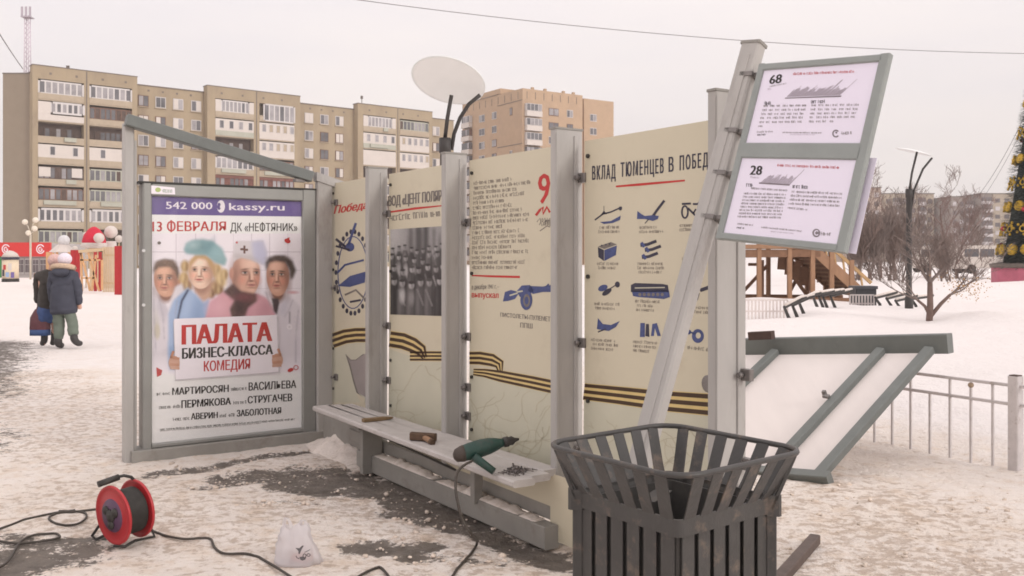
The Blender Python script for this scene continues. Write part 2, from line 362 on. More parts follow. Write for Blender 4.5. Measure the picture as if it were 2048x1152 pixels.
def ground_mat():
    m = bpy.data.materials.new('trodden snow'); m.use_nodes = True; t = m.node_tree; b = t.nodes['Principled BSDF']; l = t.links.new
    tcn = N(t, 'ShaderNodeTexCoord')
    def nz(scale, det=6, rough=.6, stretch=None):
        n = N(t, 'ShaderNodeTexNoise'); n.inputs['Scale'].default_value = scale; n.inputs['Detail'].default_value = det; n.inputs['Roughness'].default_value = rough
        if stretch:
            mpn = N(t, 'ShaderNodeMapping'); mpn.inputs['Scale'].default_value = stretch; l(tcn.outputs['Object'], mpn.inputs[0]); l(mpn.outputs[0], n.inputs['Vector'])
        else: l(tcn.outputs['Object'], n.inputs['Vector'])
        return n.outputs[0]
    def rng(s, a, c, lo=0, hi=1):
        r = N(t, 'ShaderNodeMapRange'); r.interpolation_type = 'SMOOTHSTEP'
        for i, v in ((1, a), (2, c), (3, lo), (4, hi)): r.inputs[i].default_value = v
        l(s, r.inputs[0]); return r.outputs[0]
    def math_(op, a, c):
        n = N(t, 'ShaderNodeMath', operation=op); n.use_clamp = op in ('ADD', 'SUBTRACT')
        for i, v in ((0, a), (1, c)):
            if isinstance(v, float): n.inputs[i].default_value = v
            else: l(v, n.inputs[i])
        return n.outputs[0]
    def mix(f, a, c):
        n = N(t, 'ShaderNodeMix', data_type='RGBA'); l(f, n.inputs[0])
        for i, v in ((6, a), (7, c)):
            if isinstance(v, tuple): n.inputs[i].default_value = (*v, 1)
            else: l(v, n.inputs[i])
        return n.outputs[2]
    def attr(k): n = N(t, 'ShaderNodeAttribute'); n.attribute_name = k; return n.outputs['Fac']
    ab, ad = attr('bare'), attr('dirty')
    snow = mix(rng(nz(.6), .35, .65), (.85, .785, .74), (.81, .73, .665)); snow = mix(rng(ad, .5, .0), snow, (.85, .80, .785))
    snow = mix(math_('MULTIPLY', rng(nz(5, 8, .7), .45, .7), rng(ad, -.1, .7)), snow, (.72, .60, .50))          # sand trodden into it
    dmn = N(t, 'ShaderNodeMath', operation='MULTIPLY_ADD'); l(ad, dmn.inputs[0]); dmn.inputs[1].default_value = .18; dmn.inputs[2].default_value = -.10
    dma = N(t, 'ShaderNodeMath', operation='ADD'); l(dmn.outputs[0], dma.inputs[0]); l(rng(nz(.7), .4, .75, -.02, .07), dma.inputs[1]); dm = dma.outputs[0]
    speck = rng(math_('ADD', nz(15, 6, .7, (.85, 1.0, 1)), dm),   .555, .675)       # clods of dirty snow and leaf bits
    c = mix(math_('MULTIPLY', speck, .66), snow, (.44, .335, .26))
    fine = rng(math_('ADD', nz(60, 3, .6), dm), .70, .80); c = mix(math_('MULTIPLY', fine, .55), c, (.24, .175, .13))
    pav = mix(rng(nz(9, 8, .7), .35, .7), (.165, .142, .122), (.080, .067, .058))
    edge = math_('ADD', ab, math_('MULTIPLY', math_('SUBTRACT', nz(7, 8, .75), .5), 1.0)); 
    e2 = N(t, 'ShaderNodeMath', operation='MULTIPLY_ADD'); l(nz(6, 9, .75), e2.inputs[0]); e2.inputs[1].default_value = 2.6; e2.inputs[2].default_value = -1.3
    e3 = N(t, 'ShaderNodeMath', operation='ADD'); l(e2.outputs[0], e3.inputs[0]); l(ab, e3.inputs[1])
    e4 = N(t, 'ShaderNodeMath', operation='MULTIPLY_ADD'); l(nz(34, 6, .7), e4.inputs[0]); e4.inputs[1].default_value = 1.9; e4.inputs[2].default_value = -.95; e5 = N(t, 'ShaderNodeMath', operation='ADD'); l(e4.outputs[0], e5.inputs[0]); l(e3.outputs[0], e5.inputs[1])
    has = rng(ab, .03, .25)
    bm_ = math_('MULTIPLY', rng(e5.outputs[0], .38, .72), has)
    c = mix(math_('MULTIPLY', bm_, .93), c, pav)
    l(c, b.inputs['Base Color']); b.inputs['Roughness'].default_value = .85; b.inputs['Specular IOR Level'].default_value = .25
    bn = N(t, 'ShaderNodeBump'); bn.inputs['Strength'].default_value = 1.0; bn.inputs['Distance'].default_value = .05
    hgt0 = math_('MULTIPLY', nz(2.6, 5, .6), 1.6)
    hg_a = N(t, 'ShaderNodeMath', operation='ADD'); hgt = math_('ADD', math_('MULTIPLY', nz(14, 7, .7), .7), math_('MULTIPLY', nz(45, 4, .6), .25)); l(hgt, hg_a.inputs[0]); l(hgt0, hg_a.inputs[1]); l(hg_a.outputs[0], bn.inputs['Height']); l(bn.outputs[0], b.inputs['Normal'])
    return m
me.materials.append(ground_mat())

# icy clods kicked up round the bared paving
rk = random.Random(8); clods = MB()
for k in range(420):
    a, c, hw, q_ = rk.choice(BARE[:10]); t_ = rk.random(); x = a[0] + (c[0] - a[0]) * t_ + rk.gauss(0, hw * 1.3); y = a[1] + (c[1] - a[1]) * t_ + rk.gauss(0, hw * 1.3)
    if k > 300: v_ = G(rk.uniform(1580, 2040), rk.uniform(960, 1150)); x, y = v_.x, v_.y
    r_ = .004 + .013 * rk.random() ** 3; b0_ = len(clods.v); clods.ball((x, y, gz(x, y) + r_ * .2), r_, 6, 4, (rk.uniform(.8, 1.5), rk.uniform(.8, 1.5), rk.uniform(.5, .8)))
    for i in range(b0_, len(clods.v)): clods.v[i] += Vector((rk.uniform(-1, 1), rk.uniform(-1, 1), rk.uniform(-1, 1))) * r_ * .38
clod_m = M('icy clods', (.70, .60, .52), rough=.9, var=.3, scale=9, bump=.4, bscale=60)
tag(clods.build('snow_clods', clod_m), 'small icy clods scattered over the trodden snow', 'snow clods', kind='stuff')

# ================================================================= SHELTER WALL
dW = Vector((-1239, 1844, 0)).normalized(); nW = Vector((-dW.y, dW.x, 0)); UP = Vector((0, 0, 1))
B0 = Vector((.28, 4.85, 0))
def W(t, o, z): return B0 + dW * t + nW * o + UP * z
def tw(px, o):
    k = (px - CX) / F; return (k * (B0.y + nW.y * o) - B0.x - nW.x * o) / (dW.x - k * dW.y)
paint = S('weathered grey paint', (167, 164, 161), 1.04, rough=.55, var=.09, scale=5, dirt=(.24, .21, .19), dscale=4, dlo=.54, dhi=.82, stretch=(1, 1, .35), bump=.1, bscale=40)
paint_d = S('dull grey paint', (142, 139, 134), 1.05, rough=.6, var=.1, scale=5, dirt=(.2, .17, .15), dscale=6, dlo=.56, dhi=.8)
green = S('grey green paint', (104, 108, 106), 1.05, rough=.5, var=.10, scale=6, dirt=(.2, .2, .19), dscale=5, dlo=.58, dhi=.8)
cream = S('cream printed sheet', (198, 190, 169), 1.06, rough=.45, var=.025, scale=2.5, dirt=(.46, .40, .30), dscale=2.2, dlo=.58, dhi=.9)
dark = M('dark bolt', (.04, .038, .035), rough=.5)
steel = S('galvanised clamp', (125, 120, 118), 1, rough=.45, metal=.4, var=.2, scale=30)
snowm = M('loose snow', (.76, .69, .64), rough=.9, var=.10, scale=12, bump=.6, bscale=30, dirt=(.50, .42, .35), dscale=16, dlo=.52, dhi=.75)

shelter = thing('bus_shelter', 'half dismantled bus shelter wall of grey upright posts holding cream history panels', 'bus shelter', tuple(W(1, 0, 0)))
FIN = dict(A=(1414, 2.20, -.115), B=(1100, 2.17, -.108), C=(882, 2.15, -.092), D=(730, 2.15, -.088))
OF, OB, TH = .07, -.105, .052
tfin = {k: tw(px, OF) - TH for k, (px, h, q) in FIN.items()}
tfin['E'] = tw(636, OF) + .02
print('fins', {k: round(v, 3) for k, v in tfin.items()})
def fin(t, h, OB):
    mb = MB(); om = (OF + OB) / 2
    # channel: near face plate with two rolled edges and a centre rib
    mb.bar(W(t + TH / 2, om, -.05), W(t + TH / 2, om, h), TH, OF - OB, nW, .006)
    mb.bar(W(t - .004, OB + .05, .1), W(t - .004, OB + .05, h - .03), .008, .022, nW, .003)
    mb.bar(W(t - .0015, OF - .012, .02), W(t - .0015, OF - .012, h - .02), .005, .02, nW, .002)
    p = mb.build('post', paint, shelter)
    k = MB().bar(W(t + TH / 2, om, h + .001), W(t + TH / 2, om, h + .012), TH + .006, OF - OB + .008, nW, .004).build('cap', paint_d, p)
    return p
posts = {k: fin(tfin[k], FIN[k][1], FIN[k][2]) for k in 'ABCD'}
# corner post with a sloped shoulder next to the lightbox
mb = MB(); tE = tfin['E']
mb.bar(W(tE + .03, 0, -.05), W(tE + .03, 0, 2.12), .06, .13, nW, .006)
pE = mb.build('post', paint, shelter)
mb = MB(); mb.prism([W(tE - .01, .075, 2.125), W(tE - .01, -.19, 2.05), W(tE - .01, -.19, 2.12), W(tE - .01, .075, 2.195)], dW * .08).build('shoulder', paint, pE)
# clamps between each post and the next panel
def clamp(t, z, parent):
    mb = MB(); mb.bar(W(t - .03, OB + .02, z - .025), W(t - .03, OB + .02, z + .025), .055, .03, nW, .004)
    mb.tube([W(t - .02, OB + .035, z), W(t - .02, OB + .065, z)], .012, 8); mb.build('clamp', steel, parent)
for k, zs in (('A', (1.0, .62)), ('B', (1.92, 1.05, .5, .38, .2)), ('C', (1.72, 1.0, .68, .5)), ('D', (1.82, 1.0, .6)),):
    for z in zs: clamp(tfin[k], z, posts[k])
for z in (1.95, 1.25, .52): clamp(tE - .01, z, pE)
# rust-coloured ring bolt plate on the nearest post
mb = MB(); q = W(tfin['A'] + .07, OF - .03, .96); mb.lathe(q, [(.038, -.006), (.038, .006), (.03, .012)], nW, 16); mb.bar(q - dW * .05 + UP * .05, q - dW * .05 - UP * .05, .02, .03, nW, .003); mb.build('hinge_plate', steel, posts['A'])

blue = S('blue print', (70, 80, 126), 1, rough=.5, var=.2, scale=40)
navy = S('navy print', (58, 56, 72), .95, rough=.5, var=.2, scale=40)
redp = S('red print', (188, 52, 50), 1, rough=.5, var=.1)
greyp = S('grey small print', (124, 117, 112), .9, rough=.5, var=.2, scale=40)
bodyp = S('body text print', (138, 128, 120), .9, rough=.5, var=.2, scale=40)
blackp = S('black print', (50, 46, 44), .8, rough=.5, var=.2)
ochre = S('ochre ribbon print', (210, 186, 128), 1, rough=.5, var=.1)
brown = S('dark ribbon print', (72, 52, 36), .9, rough=.5, var=.15)
mapc = S('faint map line print', (184, 178, 156), 1.0, rough=.5, var=.1)
mapg = S('map ground print', (193, 190, 172), 1.03, rough=.5, var=.04, scale=3)
OP = -.085
def panel(pxL, tR, label):
    tL = tw(pxL, OP); th = .006
    mb = MB(); mb.bar(W((tL + tR) / 2, OP - th / 2, .05), W((tL + tR) / 2, OP - th / 2, 2.112), abs(tL - tR), th, nW)
    pn = mb.build('panel', cream, shelter); pn['label'] = label
    for t in (tL - .035, tR + .035):
        for z in (.42, .75, 1.4, 2.03): MB().tube([W(t, OP, z), W(t, OP + .012, z)], .011, 8).build('bolt', dark, pn)
    return pn, Canvas(W(0, OP, 0), nW)
def ribbon(cv, top, wd, lay=2):
    """top: centre line in photo pixels; stripes lie in the ribbon's own width"""
    cv.stroke(top, wd, ochre, lay)
    for k in (-1, 0, 1):
        pts = []
        for i, (x, y) in enumerate(top):
            x0, y0 = top[max(i - 1, 0)]; x1, y1 = top[min(i + 1, len(top) - 1)]; l = math.hypot(x1 - x0, y1 - y0)
            ww = wd[i] if isinstance(wd, list) else wd
            pts.append((x - (y1 - y0) / l * k * ww * .36, y + (x1 - x0) / l * k * ww * .36))
        cv.stroke(pts, [w_ * .20 for w_ in wd] if isinstance(wd, list) else wd * .20, brown, lay + 1)
def maplines(cv, x0, x1, y0f, y1, seed, n):
    r = random.Random(seed)
    for k in range(n):
        x, y = r.uniform(x0, x1), r.uniform(y0f, y1); a = r.uniform(0, 6.28); pts = [(x, y)]
        for i in range(14):
            a += r.uniform(-.6, .6); x += math.cos(a) * 7; y += math.sin(a) * 7
            if not (x0 < x < x1 and y0f < y < y1): break
            pts.append((x, y))
        if len(pts) > 2: cv.stroke(pts, r.choice((1.2, 1.6, 2.2)), mapc, 2)
rg = random.Random(5)

# --- panel behind the lightbox: cracked, with a round emblem of weapons
pn, cv = panel(664, tfin['D'] + TH * .2, 'cracked cream panel with a blue round emblem and a striped ribbon')
cv.poly([(665, 690), (700, 680), (735, 676), (760, 676), (760, 805), (664, 805)], mapg, 1)
cv.text('Победа', (672, 411), (738, 401), (734, 417), (668, 428), redp, .03, 2)
for k in range(26):
    a = k / 26 * 6.283; cv.ell(706 + 34 * math.cos(a), 545 + 82 * math.sin(a), 3.2, 5.2, navy, 2, 8)
cv.ring(706, 545, 30, 72, 2, blue, 2, 30)
cv.stroke([(712, 446), (697, 490)], 5, blue, 3); cv.ell(700, 494, 9, 9, blue, 3); cv.stroke([(672, 478), (692, 494)], 5, navy, 3); cv.stroke([(672, 492), (700, 500)], 4, navy, 4)
cv.stroke([(676, 545), (690, 530), (728, 520)], 4, blue, 3); cv.poly([(676, 572), (700, 552), (732, 543), (730, 565), (700, 574)], blue, 3)
cv.stroke([(690, 590), (712, 580), (728, 596)], 4, greyp, 3); cv.stroke([(700, 604), (722, 600)], 4, navy, 3)
ribbon(cv, [(664, 682), (690, 673), (712, 670), (735, 670), (760, 671)], 30)
hole = S('bare board behind the torn sheet', (150, 142, 140), 1, rough=.7, var=.06)
cv.poly([(692, 710), (700, 719), (712, 720), (722, 712), (735, 705), (760, 700), (760, 800), (735, 796), (715, 785)], hole, 4)
cv.stroke([(692, 708), (700, 730), (708, 762), (715, 786), (728, 797)], [1, 2.5, 3, 3, 1], greyp, 5); cv.stroke([(694, 712), (702, 720), (712, 720), (728, 708)], 1.6, greyp, 5)
cv.poly([(713, 785), (730, 797), (730, 806), (722, 806)], cream, 6)
cv.build('print', None, pn, fixn=False)

# --- panel with the black and white photograph
pn, cv = panel(778, tfin['C'] + TH * .2, 'cream panel with a black and white crowd photograph and a ribbon')
cv.text('ЗАВОД «ЦЕНТ ПОЛЯР» 2', (762, 394), (898, 378), (898, 400), (762, 414), greyp, .03, 2)
cv.stroke([(781, 424), (830, 417), (888, 411)], [3, 4.5, 2], redp, 2)
cv.lines(781, 442, 884, 432, 10, greyp, rg, 2); 
pq = Pic(781, 455, 900, 632, 100, 140, (150, 147, 147)); rp = random.Random(12); g_ = lambda v: (v, v - 3, v - 3)
pq.put(np.clip((560 - pq.Y) / 90, 0, 1) * np.clip((815 - pq.X) / 30, 0, 1), g_(184)); pq.put(np.clip((pq.Y - 560) / 60, 0, 1), g_(60), .9)
for x, y0, y1, wd, v in ((822, 455, 520, 9, 92), (838, 455, 540, 13, 66), (852, 455, 530, 10, 58), (868, 458, 500, 4, 90), (880, 470, 510, 3, 70), (890, 455, 560, 6, 80)): pq.poly([(x - wd / 2, y0), (x + wd / 2, y0), (x + wd * .7, y1), (x - wd * .7, y1)], g_(v), 2, .9)
for row, (y0, sc_) in enumerate(((496, .8), (516, .95), (538, 1.1), (566, 1.3))):
    x = 786 + rp.uniform(-3, 3)
    while x < 900:
        yy = y0 + rp.uniform(-9, 8); v = rp.choice((48, 58, 70, 84)); w2 = 8.5 * sc_
        pq.poly([(x - w2 * .45, yy + 6), (x + w2 * .45, yy + 6), (x + w2, yy + 16), (x + w2 * 1.0, yy + 90), (x - w2 * 1.0, yy + 90), (x - w2, yy + 16)], g_(v), 1, .95)
        pq.ell(x - w2 * .5, yy + 40, w2 * .25, 30, g_(v + 40), .9, .55); pq.ell(x + w2 * .6, yy + 45, w2 * .2, 34, g_(36), .9, .7)
        pq.ell(x, yy, 4.0 * sc_, 5.6 * sc_, g_(rp.choice((140, 158, 172, 150))), .3); pq.ell(x + 1.5, yy + 1, 1.6 * sc_, 4 * sc_, g_(96), .8, .7); pq.ell(x, yy - 4.4 * sc_, 4.6 * sc_, 2.6 * sc_, g_(rp.choice((44, 54, 70))), .3)
        if rp.random() < .5: pq.poly([(x - w2 * .8, yy + 14), (x - w2 * .5, yy + 12), (x + w2 * .7, yy + 46), (x + w2 * .4, yy + 48)], g_(rp.choice((124, 150, 104))), 0, .7)
        if rp.random() < .3: pq.ell(x, yy + 26, w2 * .5, 14, g_(rp.choice((164, 186, 140))), .5, .8)
        x += 15 * sc_ * rp.uniform(.8, 1.2)
nz_ = np.random.RandomState(2).rand(*pq.X.shape); pq.im *= (.86 + .28 * (.5 * nz_ + .5 * blur(nz_, 2)))[..., None]
cv.tr = lambda x, y: (x, y + (x - 782) * (-.065 * (1 - (y - 455) / 177) + .03 * (y - 455) / 177) + 4 * (1 - (y - 455) / 177) - 3 * (y - 455) / 177)
cv.raster(781, 455, 900, 632, pq.im, 2); cv.tr = None
ribbon(cv, [(780, 678), (806, 682), (826, 690), (842, 700), (850, 716)], [33, 34, 32, 26, 10])
ribbon(cv, [(820, 712), (846, 712), (900, 712)], 20)
cv.poly([(778, 698), (820, 712), (822, 723), (900, 726), (900, 860), (777, 850)], mapg, 1); maplines(cv, 780, 898, 728, 850, 3, 16)
cv.build('print', None, pn, fixn=False)

# --- panel with the long text
pn, cv = panel(939, tfin['B'] + TH * .2, 'cream panel of printed text with a large red figure and a field gun')
lens = (78, 116, 88, 104, 64, 80, 102, 114, 114, 62, 98, 106, 116, 80, 116, 42, 108, 94)
for i, ln in enumerate(lens):
    y = 370 + i * 9.9; x = 948 - i * .25; sl = -.115 + i * .0065
    cv.lines(x, y, x + ln, y + sl * ln, 6.0, bodyp, rg, 2)
cv.text('9', (1077, 346), (1100, 342), (1099, 405), (1077, 408), redp, .012, 2)
cv.stroke([(1072, 431), (1080, 420), (1086, 414), (1086, 428), (1094, 414), (1100, 425)], 5, redp, 2)
for k in range(5): cv.stroke([(1074 + k * 5, 444 + (k % 2) * 6), (1080 + k * 5, 436), (1084 + k * 4, 452), (1092 + k * 2, 440)], 1.6, greyp, 2)
cv.stroke([(1080, 462), (1094, 452), (1100, 454)], 1.6, greyp, 2)
cv.stroke([(944, 551), (980, 552.5), (1040, 554)], [2.5, 4, 4.5], redp, 2)
cv.text('в декабре 1941 г. –', (944, 569), (998, 568), (998, 577), (944, 579), greyp, .01, 2)
cv.text('выпускал', (944, 583), (997, 584), (997, 596), (944, 595), redp, .02, 2)
# field gun
cv.poly([(1006, 603), (1010, 584), (1022, 580), (1040, 584), (1030, 598), (1016, 602)], blue, 2); cv.poly([(1034, 582), (1044, 571), (1060, 570), (1068, 580), (1058, 592), (1040, 594)], blue, 3)
cv.poly([(1056, 580), (1060, 572), (1086, 573), (1112, 568), (1112, 584), (1086, 584), (1066, 588)], blue, 3); cv.stroke([(1092, 574), (1098, 568)], 3, blue, 3)
cv.ell(1053, 600, 12, 20, blue, 4); cv.ell(1054, 601, 7, 13, greyp, 5); cv.ell(1054, 601, 4, 8, blue, 6); cv.stroke([(1020, 591), (1036, 586)], 3, mapg, 5); cv.stroke([(1034, 584), (1046, 582)], 3, mapg, 5)
cv.text('ПИСТОЛЕТЫ-ПУЛЕМЕТЫ', (1001, 625), (1108, 634), (1108, 644), (1001, 633), greyp, .02, 2)
cv.text('ППШ', (1041, 645), (1065, 647), (1065, 657), (1041, 655), greyp, .02, 2)
ribbon(cv, [(939, 716), (960, 716), (984, 720), (999, 728), (1001, 742)], [26, 27, 27, 22, 10])
ribbon(cv, [(947, 744), (970, 746), (1000, 752), (1060, 764), (1112, 775)], [14, 18, 24, 27, 28])
cv.poly([(939, 735), (960, 752), (1060, 775), (1112, 787), (1112, 930), (936, 930)], mapg, 1); maplines(cv, 940, 1108, 782, 925, 8, 26)
cv.build('print', None, pn, fixn=False)

# --- panel with the rows of pictures
pn, cv = panel(1169, tfin['A'] + TH * .2, 'cream panel headed by dark capitals with rows of small blue pictures')
cv.text('ВКЛАД', (1185, 332), (1231, 328), (1231, 357), (1185, 360), navy, .016, 2, 1.35)
cv.text('ТЮМЕНЦЕВ', (1242, 325), (1327, 316), (1327, 346), (1242, 354), navy, .016, 2, 1.35)
cv.text('В', (1338, 314), (1347, 313), (1347, 343), (1338, 344), navy, .016, 2, 1.35)
cv.text('ПОБЕДУ', (1360, 311), (1427, 303), (1427, 332), (1360, 341), navy, .016, 2, 1.35)
cv.stroke([(1232, 373), (1280, 369), (1370, 361)], [3.5, 5, 3.5], redp, 2)
# row 1
cv.poly([(1200, 444), (1222, 442), (1242, 431), (1240, 440), (1226, 446), (1208, 448)], blue, 2); cv.stroke([(1190, 440), (1206, 428), (1222, 424), (1244, 414)], 3, navy, 2); cv.poly([(1202, 430), (1208, 421), (1214, 428)], navy, 2); cv.ell(1241, 417, 3.5, 4, navy, 3); cv.stroke([(1208, 412), (1208, 424)], 1, navy, 2)
cv.poly([(1274, 438), (1275, 422), (1283, 428), (1290, 432), (1306, 430), (1318, 432), (1316, 438), (1306, 442), (1290, 438)], blue, 2); cv.stroke([(1306, 432), (1316, 418), (1329, 401)], 5, navy, 2); cv.stroke([(1290, 447), (1298, 438)], 1.8, navy, 2)
cv.ring(1370, 424, 6, 12, 3.5, navy, 2); cv.stroke([(1364, 408), (1382, 407)], 4, navy, 2); cv.stroke([(1386, 408), (1396, 408), (1400, 403)], 4, navy, 2); cv.stroke([(1376, 416), (1384, 424), (1392, 432), (1404, 438)], 4, navy, 2); cv.stroke([(1392, 418), (1386, 428)], 3, navy, 2)
# row 2
cv.poly([(1196, 494), (1208, 500), (1208, 522), (1197, 514)], navy, 2); cv.poly([(1209, 500), (1234, 491), (1232, 510), (1209, 522)], blue, 2); cv.poly([(1196, 493), (1222, 484), (1234, 489), (1209, 498)], greyp, 2)
for x in (1204, 1212, 1220): cv.ell(x, 491 - (x - 1204) * .2, 2, 1.6, navy, 3, 8)
for x, y in ((1281, 488), (1290, 498), (1284, 512)): cv.stroke([(x, y + 3), (x + 14, y + 1), (x + 32, y - 6)], 6, navy, 2); cv.stroke([(x + 2, y - 3), (x + 8, y + 6)], 6, blue, 3)
# row 3
cv.ell(1206, 576, 10, 6, blue, 2, rot=-.4); cv.ell(1214, 584, 11, 5, navy, 2, rot=-.6); cv.stroke([(1216, 580), (1232, 570)], 2, navy, 2); cv.ell(1235, 569, 5, 6, navy, 2)
cv.poly([(1262, 584), (1262, 570), (1270, 566), (1326, 568), (1336, 570), (1338, 584)], navy, 2); cv.poly([(1264, 582), (1338, 580), (1340, 594), (1328, 598), (1276, 594), (1266, 592)], blue, 2)
for x in range(1280, 1330, 9): cv.ell(x, 589, 3.2, 3.6, greyp, 3, 10)
cv.stroke([(1270, 576), (1330, 575)], 2, mapg, 3)
cv.poly([(1398, 578), (1420, 570), (1420, 578), (1402, 584)], navy, 2); cv.stroke([(1398, 586), (1394, 600)], 3.5, navy, 2)
# row 4
cv.poly([(1194, 658), (1196, 636), (1206, 648), (1222, 650), (1240, 642), (1232, 654), (1218, 662), (1204, 660)], blue, 2); cv.stroke([(1196, 664), (1212, 658)], 2.5, navy, 2)
cv.poly([(1280, 674), (1281, 646), (1290, 646), (1290, 674)], blue, 2); cv.poly([(1291, 672), (1292, 648), (1298, 648), (1299, 674)], navy, 2); cv.poly([(1302, 672), (1305, 648), (1314, 646), (1322, 672), (1315, 672), (1310, 656), (1308, 672)], blue, 2)
cv.ell(1396, 672, 12, 14, blue, 2); cv.ell(1397, 671, 5, 6, cream, 3); cv.ell(1378, 664, 4.5, 5, blue, 2); cv.stroke([(1380, 664), (1392, 668)], 3, blue, 2)
cv.lines(1375, 698, 1424, 704, 6, greyp, rg, 2); 
for rx, ry, n in ((1197, 458, 2), (1275, 458, 2), (1358, 454, 2), (1192, 530, 2), (1275, 530, 3), (1186, 610, 2), (1270, 605, 3), (1388, 618, 2), (1182, 682, 3), (1263, 686, 3), (1360, 520, 2)):
    for i in range(n): cv.lines(rx + rg.uniform(0, 5), ry + i * 8.5, rx + rg.uniform(38, 56), ry + i * 8.5 + (ry - 515) * .02, 5, bodyp, rg, 2)
ribbon(cv, [(1168, 783), (1240, 791), (1330, 802), (1440, 811)], [34, 37, 42, 46])
cv.poly([(1168, 800), (1240, 810), (1330, 822), (1440, 834), (1440, 960), (1166, 960)], mapg, 1); maplines(cv, 1172, 1436, 838, 950, 4, 22)
cv.build('print', None, pn, fixn=False)

# low rails and the skirt sheet under the bench
mb = MB(); mb.bar(W(-.05, .125, .06), W(2.25, .125, .06), .09, .12, UP, .006); mb.build('bottom_rail', paint_d, shelter)
mb = MB(); mb.bar(W(.0, .06, .165), W(2.6, .06, .165), .03, .085, UP, .004); mb.build('middle_rail', paint_d, shelter)
mb = MB(); mb.prism([W(-.17, .078, .03), W(.02, .078, .03), W(.02, .078, .20), W(1.0, .078, .21), W(2.0, .078, .372), W(-.17, .078, .372)], nW * .005).build('skirt_sheet', cream, shelter)
rs = random.Random(3); mb = MB()
pts = []
for t0, t1 in ((.06, .20), (.22, 1.12), (1.16, 2.0)):
    k = max(8, int((t1 - t0) * 40)); rows = []
    for i in range(k + 1):
        t = t0 + (t1 - t0) * i / k; e = math.sin(math.pi * i / k) ** .5; hh = .028 * e * max(.15, .75 + 1.6 * noise.noise(Vector((t * 14, 1, 4))) + rs.uniform(-.25, .25))
        rows.append([W(t, .085, .119), W(t, .085, .119 + hh * .8), W(t, .11, .121 + hh), W(t, .145, .121 + hh * .5), W(t, .165, .119)])
    mb.loft(rows)
s_ = mb.build('snow_on_rail', snowm); tag(s_, 'strip of loose snow lying on the low rail under the bench', 'snow')

MB().bar(W(2.18, .05, .14), W(3.12, .05, .14), .03, .30, UP, .004).build('foot_board', paint_d, shelter)
hp_ = MB(); rows = []
for i in range(26):
    t = 2.2 + 1.05 * i / 25; e = (math.sin(math.pi * min(1, i / 25)) ** .5) * (.8 + .5 * noise.noise(Vector((t * 4, 0, 2)))); r2 = []
    for k in range(8):
        o_ = .04 + .26 * k / 7 * (.8 + .4 * noise.noise(Vector((t * 3, 5, 1)))); zz = .13 * e * (1 - (k / 7) ** 1.3) * (1 + .5 * noise.noise(Vector((t * 9, k * .8, 3)))); p = W(t, o_, 0); r2.append(Vector((p.x, p.y, gz(p.x, p.y) - .012 + max(0, zz))))
    rows.append(r2)
hp_.add([p for r2 in rows for p in r2], [[i * 8 + k, i * 8 + k + 1, (i + 1) * 8 + k + 1, (i + 1) * 8 + k] for i in range(25) for k in range(7)], True)
tag(hp_.build('snow_heap', snowm), 'crusty snow heap piled against the shelter foot beside the advertising case', 'snow')

# ================================================================= LIGHTBOX
eR = G(632, 882); LBp = Vector((eR.x, eR.y, 0)); LBn = -dW
def LB(px, py): return onplane(px, py, LBp, LBn)
def lb_o(px): return (LB(px, 600) - LBp).dot(nW)      # distance along the shelter's end, from the right edge
oL, oR = lb_o(286), 0.0
def X(o, b, z): return LBp + nW * o + dW * b + UP * z   # o along the face, b behind the face
print('lightbox width', oL, 'top', LB(286, 365).z, LB(632, 378).z, 'bottom', LB(286, 912).z)
lbox = thing('advertising_lightbox', 'tall grey framed advertising case with a comedy poster behind its glass', 'advertising case', tuple(X(oL / 2, .1, 0)))
alu = S('dull aluminium', (148, 148, 145), .98, rough=.42, metal=.25, var=.06, scale=5, dirt=(.25, .23, .22), dscale=4, dlo=.62, dhi=.85)
zb, zt = .085, LB(400, 370).z
mb = MB()
mb.bar(X(oL / 2, .10, zb), X(oL / 2, .10, zt - .01), oL - .01, .14, dW, .008)
case = mb.build('case', paint_d, lbox)
fw = .105
xi0, xi1 = lb_o(605), lb_o(304); zi0, zi1 = LB(450, 872).z, LB(450, 397).z
mb = MB()
def mould(o0, o1, z0, z1, nm):
    m_ = MB(); m_.bar(X((o0 + o1) / 2, .012, z0), X((o0 + o1) / 2, .012, z1), abs(o1 - o0), .036, dW, .009); return m_.build(nm, alu, lbox)
mould(0, xi0, zb, zt, 'frame_stile'); mould(xi1, oL, zb, zt, 'frame_stile')
mb = MB(); mb.bar(X(xi0 + .001, .012, (zi1 + zt) / 2), X(xi1 - .001, .012, (zi1 + zt) / 2), zt - zi1, .036, dW, .009).build('frame_rail', alu, lbox)
mb = MB(); mb.bar(X(xi0 + .001, .012, (zi0 + zb) / 2), X(xi1 - .001, .012, (zi0 + zb) / 2), zi0 - zb, .036, dW, .009).build('frame_rail', alu, lbox)
mb = MB(); mb.bar(X(-.005, .09, zt + .004), X(oL + .03, .09, zt + .004), .2, .014, UP, .003).build('top_cover', dark, lbox)
o250 = lb_o(262)
mb = MB(); mb.bar(X(-.08, .07, .03), X(o250, .07, .03), .22, .11, UP, .006).build('plinth', paint_d, lbox)
mb = MB()
for z in (1.55, 1.15): mb.lathe(X(xi1 + .06, -.004, z), [(.012, -.006), (.012, .006)], dW, 10)
mb.build('lock', S('lock disc', (205, 205, 205), 1, rough=.3), lbox)
PB = .022
poster = MB(); poster.bar(X((xi0 + xi1) / 2, PB + .004, zi0 - .02), X((xi0 + xi1) / 2, PB + .004, zi1 + .02), xi1 - xi0 + .03, .008, dW)
paper = S('poster paper', (226, 220, 230), 1.2, rough=.5, var=.02, scale=3)
pst = poster.build('poster', paper, lbox)
cv = Canvas(X(0, PB, 0), LBn)
def Z3(x, y): return (240 + x / 3.841, 340 + y / 3.841)
def Z4(x, y): return (240 + x / 3.2, 600 + y / 3.2)
